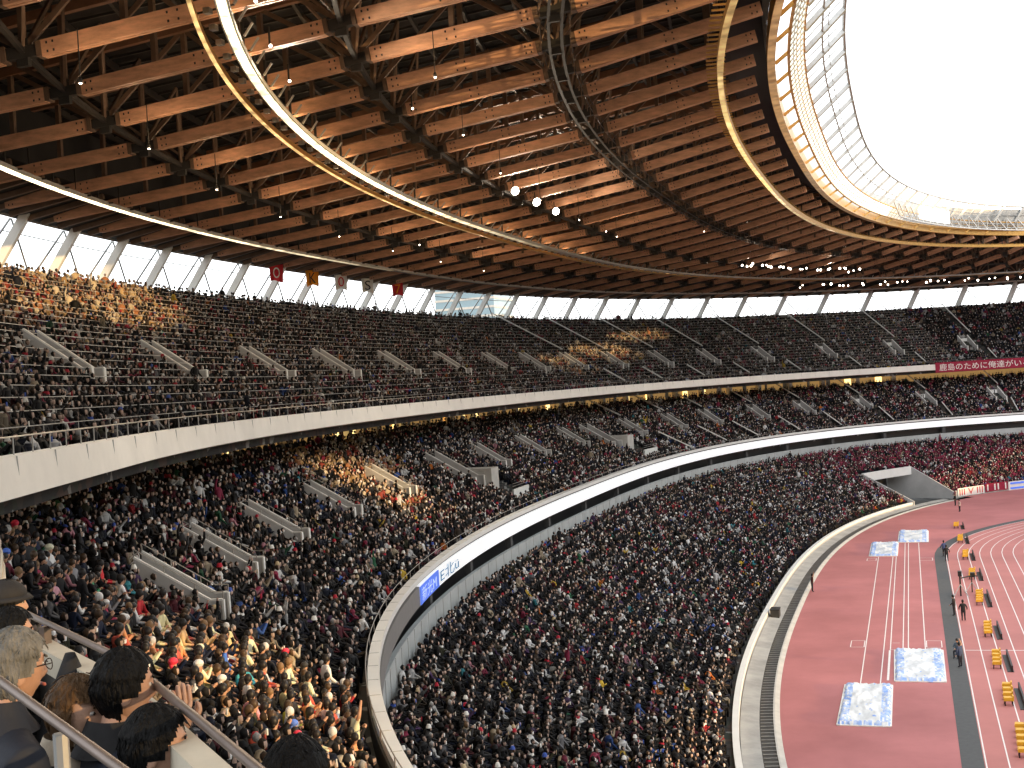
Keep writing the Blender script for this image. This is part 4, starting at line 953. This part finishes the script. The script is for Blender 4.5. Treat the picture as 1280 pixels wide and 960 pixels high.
strip([(side*-.03,19.235),(side*0,19.235),(side*0,18.2),(side*-.03,18.2)],'white_warm','outer_face')
mb=MB(); pts=[]
for i in range(len(NP)): o=offs(i,side*.0); pts.append((o.x,o.y,19.42))
mb.tube(pts,.015,'nearrail',10); mb.obj('handrail',npar,smooth=True)
PP=[Vector((x,y,0)) for x,y in NP]
for i in range(3,8):
    for f in ((0,.5) if (PP[i+1]-PP[i]).length>1.2 else (.25,)):
        o=PP[i].lerp(PP[i+1],f); mb=MB(); mb.bar((o.x-.02,o.y-.02,19.33),(o.x-.02,o.y-.02,19.42),.05,.03,'nearrail'); n=Vector((-1,-.8,0)).normalized(); q=o+n*.09; mb.bar((q.x,q.y,18.4),(q.x,q.y,19.22),.09,.03,'steel_dark'); mb.obj('post',npar)
# stair handrail close to the camera
hr=empty('stair_handrail',(-1.9,2.6,19.6),'thick pale brown handrail sloping across the lower left corner','handrail')
A,B=Vector((-2.26,2.72,19.71)),Vector((-1.62,2.29,19.64)); d=B-A
mb=MB(); mb.tube([A-d*2,A-d,A,B,B+d,B+d*2],.0125,'nearrail',12); mb.obj('rail',hr,smooth=True)
for f in(-1,.55,1.6):
    P=A+d*f; mb=MB(); mb.tube([P-Vector((0,0,.02)),P-Vector((0,0,1.3))],.018,'steel',8); mb.obj('post',hr)
fl=empty('seating_platform',(-3,1,18.3),'dark concrete seating platform under the seated people in the corner','platform')
mb=MB(); mb.add([(-13,14,18.3),(-5,5.5,18.3),(-1.8,2.8,18.3),(1,-1,18.3),(-3,-6,18.3),(-20,8,18.3)],[(0,1,2,3,4,5)],'conc_dark'); mb.obj('floor',fl)
def skinm(name,c): return mat(name,c,.5,noise=.14,nscale=25,bump=.15,bscale=120)
MT['face']=skinm('face_skin',(.4,.235,.165)); MT['face2']=skinm('face_skin_warm',(.45,.27,.19))
MT['eyew']=mat('eye_white',(.4,.37,.34),.3); MT['iris']=mat('iris_dark',(.02,.012,.01),.2); MT['lip']=mat('lips',(.38,.12,.1),.5)
MT['hair_black']=mat('black_hair',(.004,.004,.0045),.5,spec=.12,noise=.6,nscale=30,stretch=(1,1,.25),bump=.9,bscale=90); MT['hair_grey']=mat('grey_hair',(.15,.147,.14),.5,spec=.12,noise=.55,nscale=35,stretch=(1,1,.3),bump=.9,bscale=80,col2=(.08,.08,.075)); MT['hair_brown']=mat('brown_hair',(.11,.062,.03),.45,spec=.12,noise=.5,nscale=30,stretch=(1,1,.25),bump=.9,bscale=90)
MT['coat_black']=mat('black_coat',(.012,.012,.014),.8,noise=.3,nscale=6,bump=.5,bscale=12); MT['suit_navy']=mat('navy_suit',(.008,.011,.022),.75,noise=.2,nscale=6,bump=.5,bscale=9); MT['coat_blue']=mat('dark_blue_jacket',(.007,.01,.02),.7,noise=.3,nscale=5,bump=.5,bscale=9); MT['beige']=mat('beige_collar',(.5,.42,.32),.8,noise=.2,nscale=20)
MT['maskw']=mat('white_face_mask',(.7,.72,.74),.8); MT['redtrim']=mat('red_trim',(.5,.04,.03),.6)
def head(name_parent,c,yaw,pitch,s,skinmat,hairmat,style,glasses=False,mask=False,hat=False):
    """head centre c, facing yaw (0=+X)"""
    Rm=Matrix.Rotation(yaw,3,'Z')@Matrix.Rotation(pitch,3,'Y')
    tr=lambda v: Vector(c)+Rm@(Vector(v)*s)
    nu,nv=40,30; vs=[]; 
    def surf(th,ph,grow=0):
        x=math.sin(th)*math.cos(ph); y=math.sin(th)*math.sin(ph); z=math.cos(th)
        X,Y,Z=x*.095,y*.076,z*.118
        if z<0: k=-z; Y*=1-.28*k; X*=1-(.12*k if x>0 else .38*k)
        if x>0:
            f=math.exp(-(y/.28)**2)
            g=lambda z0,w: math.exp(-((z-z0)/w)**2)
            if not grow:
                X+=.020*math.exp(-(y/.17)**2)*g(-.22,.16)+.006*math.exp(-(y/.1)**2)*g(.0,.2)
                X+=.006*g(.27,.1)*math.exp(-(y/.5)**2)
                X-=.012*g(.08,.12)*(math.exp(-((abs(y)-.38)/.18)**2))
                X+=.008*f*g(-.52,.1)-.004*f*g(-.63,.05)+.010*f*g(-.85,.14)-.005*f*g(-.4,.06)
        n=Vector((x/.095,y/.076,z/.118)).normalized()*grow
        return Vector((X,Y,Z))+n
    vs=[]; fs=[]
    for i in range(nv+1):
        th=PI*i/nv
        for j in range(nu): vs.append(tr(surf(th,2*PI*j/nu)))
    for i in range(nv):
        for j in range(nu): fs.append((i*nu+j,(i+1)*nu+j,(i+1)*nu+(j+1)%nu,i*nu+(j+1)%nu))
    hb=MB(); hb.add(vs,fs,skinmat)
    for sy in(-1,1):  # ears
        hb.ell(tr((-.012,sy*.079,-.012)),(.02*s,.008*s,.034*s),skinmat,10,7,[tuple(Rm@Vector(a)) for a in((1,.0,0),(0,1,0),(.15,0,1))])
    hb.tube([tr((-.02,0,-.06)),tr((-.035,0,-.15)),tr((-.04,0,-.22))],[.046*s,.048*s,.05*s],skinmat,14)
    h=hb.obj('head',name_parent,smooth=True)
    eb=MB()
    for sy in(-1,1): eb.ell(tr((.074,sy*.031,.01)),(.011*s,.014*s,.009*s),'eyew',10,7); eb.ell(tr((.0835,sy*.031,.01)),(.005*s,.006*s,.006*s),'iris',8,6); eb.bar(tr((.089,sy*.045,.034)),tr((.093,sy*.016,.036)),.006*s,.006*s,hairmat)
    eb.bar(tr((.094,-.02,-.062)),tr((.094,.02,-.062)),.006*s,.009*s,'lip'); eb.obj('eyes_and_mouth',h,smooth=True)
    # hair shell
    rr=random.Random(int(c[0]*100)); hv=[]; hf=[]; nu2,nv2=72,44
    bl={'short':(.15,-.72),'bob':(.12,-1.05),'side':(.2,-.7)}[style]
    for i in range(nv2+1):
        th=PI*i/nv2
        for j in range(nu2):
            ph=2*PI*j/nu2; g=.016+.0022*math.sin(ph*9+th*3)+.0012*math.sin(ph*31)+rr.uniform(-.0006,.0006)+(.006 if math.cos(th)>.3 else 0)
            if style=='bob': g+=.014*max(0,-math.cos(th)+.6)
            hv.append(tr(surf(th,ph,g)))
    for i in range(nv2):
        for j in range(nu2):
            th=PI*(i+.5)/nv2; ph=2*PI*(j+.5)/nu2; z=math.cos(th); x=math.sin(th)*math.cos(ph)
            front=max(0,x); lim=bl[1]+(bl[0]+.42-bl[1])*min(1,max(0,(x+.15)/.75)); 
            if style=='bob': lim=-1.1 if x<.25 else bl[0]+.3
            lim+=.02*math.sin(j*2.3)+rr.uniform(-.025,.025)
            if abs(math.sin(ph))>.75 and style!='bob' and -.25<x<.2: lim=max(lim,-.12)
            if z>lim: hf.append((i*nu2+j,(i+1)*nu2+j,(i+1)*nu2+(j+1)%nu2,i*nu2+(j+1)%nu2))
    mb=MB(); mb.add(hv,hf,hairmat)
    # loose locks give the hair a broken outline
    for k in range(150 if style!='bob' else 190):
        ph=rr.uniform(0,2*PI); th=math.acos(rr.uniform(-.2 if style!='bob' else -.75,.98)); x=math.sin(th)*math.cos(ph)
        if x>.35 and math.cos(th)<.6: continue
        if style!='bob' and (x>-.25 and math.cos(th)<.45): continue
        a=surf(th,ph,.020+(.008 if style=='bob' else 0)); b_=surf(min(PI*.95,th+rr.uniform(.18,.34)),ph+rr.uniform(-.15,.15),.019+(.012 if style=='bob' else .002)+rr.uniform(-.002,.006)); m_=surf(th+.12,ph+rr.uniform(-.03,.03),.0205+(.01 if style=='bob' else 0))
        mb.tube([tr(a),tr(m_),tr(b_)],[.0015*s,.0026*s,.0006*s],hairmat,4)
    mb.obj('hair',name_parent,smooth=True)
    if True:
        pass
    if glasses:
        mb=MB()
        for sy in(-1,1):
            cc=(.105,sy*.034,.006); mb.tube([tr((cc[0]-abs(math.cos(t))*.004,cc[1]+.026*math.cos(t),cc[2]+.018*math.sin(t))) for t in np.linspace(0,2*PI,17)],.0018*s,'iris',5,cap=False); mb.tube([tr((.1,sy*.06,.012)),tr((.02,sy*.084,.01)),tr((-.03,sy*.084,-.002))],.002*s,'iris',5)
        mb.tube([tr((.108,-.009,.01)),tr((.108,.009,.01))],.002*s,'iris',5); mb.obj('glasses',name_parent)
    if mask:
        mb=MB(); vv=[];ff=[]
        for i in range(7):
            for j in range(11): vv.append(tr(surf(PI*(.55+.36*i/6),-.95+1.9*j/10,.0)+Vector((.012+.01*math.exp(-((j-5)/2.5)**2),0,0))))
        for i in range(6):
            for j in range(10): ff.append((i*11+j,(i+1)*11+j,(i+1)*11+j+1,i*11+j+1))
        mb.add(vv,ff,'maskw'); mb.obj('face_mask',name_parent,smooth=True)
    if hat:
        mb=MB(); mb.ell(tr((-.008,0,.055)),(.118*s,.1*s,.085*s),'coat_black',20,10,[tuple(Rm@Vector(a)) for a in((1,0,0),(0,1,0),(0,0,1))]); mb.tube([tr((-.008,0,.03)),tr((-.008,0,.05))],[.15*s,.13*s],'coat_black',20); mb.obj('hat',name_parent,smooth=True)
def near_person(c,yaw,pitch,s,body,hairmat,style,label,arms=None,skinm_='face',collar='coat_black',**kw):
    """seated person whose head centre is c"""
    c=Vector(c); F=Vector((math.cos(yaw),math.sin(yaw),0)); Lf=Vector((-F.y,F.x,0)); base=c-F*.06-Vector((0,0,.0))
    sh=base-Vector((0,0,.225*s)); root_loc=(sh.x,sh.y,sh.z-.95)
    nodes=[(tuple(sh-Vector((0,0,.52))-F*.06),(.2,.15)),(tuple(sh-Vector((0,0,.28))-F*.03),(.18,.14)),(tuple(sh-Vector((0,0,.07))),(.17,.125)),(tuple(sh+Vector((0,0,.075))-F*.01),(.068,.068))]
    E=[(0,1),(1,2),(2,3)]
    for k,sy in enumerate((-1,1)):
        S0=sh+Lf*sy*.17-Vector((0,0,.04)); arm=(arms or {}).get(sy)
        if arm: el,ha=[c+F*a[0]+Lf*a[1]+Vector((0,0,a[2])) for a in arm]
        else: el=S0+Lf*sy*.08-Vector((0,0,.27))+F*.04; ha=el+F*.24-Lf*sy*.1-Vector((0,0,.04))
        n=len(nodes); nodes+=[(tuple(S0),.082),(tuple(el),.058),(tuple(ha),.042)]; E+=[(2,n),(n,n+1),(n+1,n+2)]
    for sy in(-1,1):
        h0=sh-Vector((0,0,.55))-F*.02+Lf*sy*.1; n=len(nodes); nodes+=[(tuple(h0),.1),(tuple(h0+F*.42),.075),(tuple(h0+F*.42-Vector((0,0,.42))),.055)]; E+=[(0,n),(n,n+1),(n+1,n+2)]
    me=skinned('person',nodes,E,([body],lambda p:0),2)
    o=bpy.data.objects.new('person',me); COL.objects.link(o); props(o,label,'person')
    head(o,c,yaw,pitch,s,skinm_,hairmat,style,**kw)
    if collar:
        mb=MB(); q=sh+Vector((0,0,.09)); mb.tube([q-Vector((0,0,.06)),q-Vector((0,0,.0)),q+Vector((0,0,.045))+F*.005],[.125*s,.088*s,.07*s],collar,16,cap=False); mb.obj('collar',o,smooth=True)
    return o,F,Lf,c
dirv=lambda deg: math.radians(deg)
near_person((-2.86,3.51,19.555),dirv(62),.05,1.0,'coat_blue','hair_grey','short','grey haired man in glasses and dark blue jacket watching at the left edge',glasses=True,collar='coat_blue')
near_person((-3.56,4.36,19.49),dirv(40),.05,.86,'coat_black','hair_black','short','person in black with a white face mask behind the grey haired man',mask=True)
near_person((-3.96,4.83,19.53),dirv(45),0,.84,'coat_black','hair_black','short','person in a dark hat seated farthest up the rail at the left edge',hat=True,skinm_='face2')
near_person((-2.81,3.75,19.35),dirv(8),.1,.95,'coat_black','hair_brown','bob','woman with a brown bob and pale collar seated between the two men',skinm_='face2',collar='beige')
o,F,Lf,c=near_person((-2.63,3.77,19.43),dirv(48),.05,1.02,'suit_navy','hair_black','short','black haired man in a navy suit with raised clasped hands at the rail',arms={-1:((.14,-.2,-.36),(.17,-.08,-.16)),1:((.14,.16,-.36),(.17,-.02,-.16))})
# clasped hands: palms and five fingers each
for sy in(-1,1):
    q=c+F*.18+Lf*(.018*sy-.05)+Vector((0,0,-.115)); nodes=[(tuple(q-Vector((0,0,.05))),(.026,.017)),(tuple(q),(.036,.013)),(tuple(q+Vector((0,0,.03))),(.036,.012))]; E=[(0,1),(1,2)]
    for k in range(4):
        b0=q+F*(.028-.018*k)+Vector((0,0,.035)); L=[.068,.076,.07,.055][k]; n=len(nodes)
        nodes+=[(tuple(b0),.0088),(tuple(b0+Vector((0,0,L*.5))-Lf*sy*.003),.008),(tuple(b0+Vector((0,0,L))-Lf*sy*.012),.0066)]; E+=[(2,n),(n,n+1),(n+1,n+2)]
    b0=q+F*.036+Vector((0,0,-.02)); n=len(nodes); nodes+=[(tuple(b0),.011),(tuple(b0+F*.025+Vector((0,0,.028))),.0095),(tuple(b0+F*.022+Vector((0,0,.058))-Lf*sy*.01),.0078)]; E+=[(1,n),(n,n+1),(n+1,n+2)]
    me=skinned('hand',nodes,E,(['face2'],lambda p:0),1,root=1); h=bpy.data.objects.new('hand',me); COL.objects.link(h); h.parent=o
near_person((-2.32,3.47,19.32),dirv(35),.05,1.0,'coat_black','hair_black','short','black haired man in black seen from behind at the bottom edge',)
near_person((-1.93,3.64,19.17),dirv(70),.1,1.08,'coat_black','hair_black','short','top of a black haired head rising at the bottom edge near the rail')
near_person((-1.50,1.84,19.60),dirv(60),.1,1.05,'coat_black','hair_black','side','dark coated shoulder filling the bottom left corner below the handrail')
bg_=empty('hanging_jacket',(-3.3,4.2,19.2),'dark grey jacket hung over the parapet between the posts','jacket')
mb=MB(); c0=Vector((-3.35,4.45,19.3)); mb.tube([c0+Vector((0,0,.1)),c0,c0-Vector((.02,.02,.25)),c0-Vector((.04,.04,.55))],[.02,.06,.13,.2],'coat_black',14); mb.obj('cloth',bg_,smooth=True)
# ------------------------------------------------------------------ sky, sun, view
w=bpy.data.worlds.new('World'); scn.world=w; w.use_nodes=True; nt=w.node_tree; N=nt.nodes; bg=N['Background']
sk=N.new('ShaderNodeTexSky'); sk.sky_type='NISHITA'; sk.sun_disc=False; sk.sun_elevation=SEL; sk.sun_rotation=PI/2-SAZ; sk.air_density=1.; sk.dust_density=3.; sk.altitude=50
mx=N.new('ShaderNodeMix'); mx.data_type='RGBA'; mx.inputs[0].default_value=.72; mx.inputs[7].default_value=(11,11.3,11.6,1)
nt.links.new(sk.outputs[0],mx.inputs[6]); nt.links.new(mx.outputs[2],bg.inputs[0]); bg.inputs[1].default_value=.29
sl=bpy.data.lights.new('sun','SUN'); sl.energy=5.; sl.angle=math.radians(.5); sl.color=(1,.66,.3); so=bpy.data.objects.new('sun',sl); COL.objects.link(so)
so.rotation_euler=Vector(tuple(SUN)).to_track_quat('Z','Y').to_euler()
scn.view_settings.view_transform='Standard'; scn.view_settings.look='None'; scn.view_settings.exposure=0; scn.view_settings.gamma=1
cy=scn.cycles; cy.max_bounces=6; cy.diffuse_bounces=4; cy.glossy_bounces=2; cy.transparent_max_bounces=6; cy.sample_clamp_indirect=4; cy.use_denoising=True; cy.caustics_reflective=False; cy.caustics_refractive=False
scn.render.engine='CYCLES'
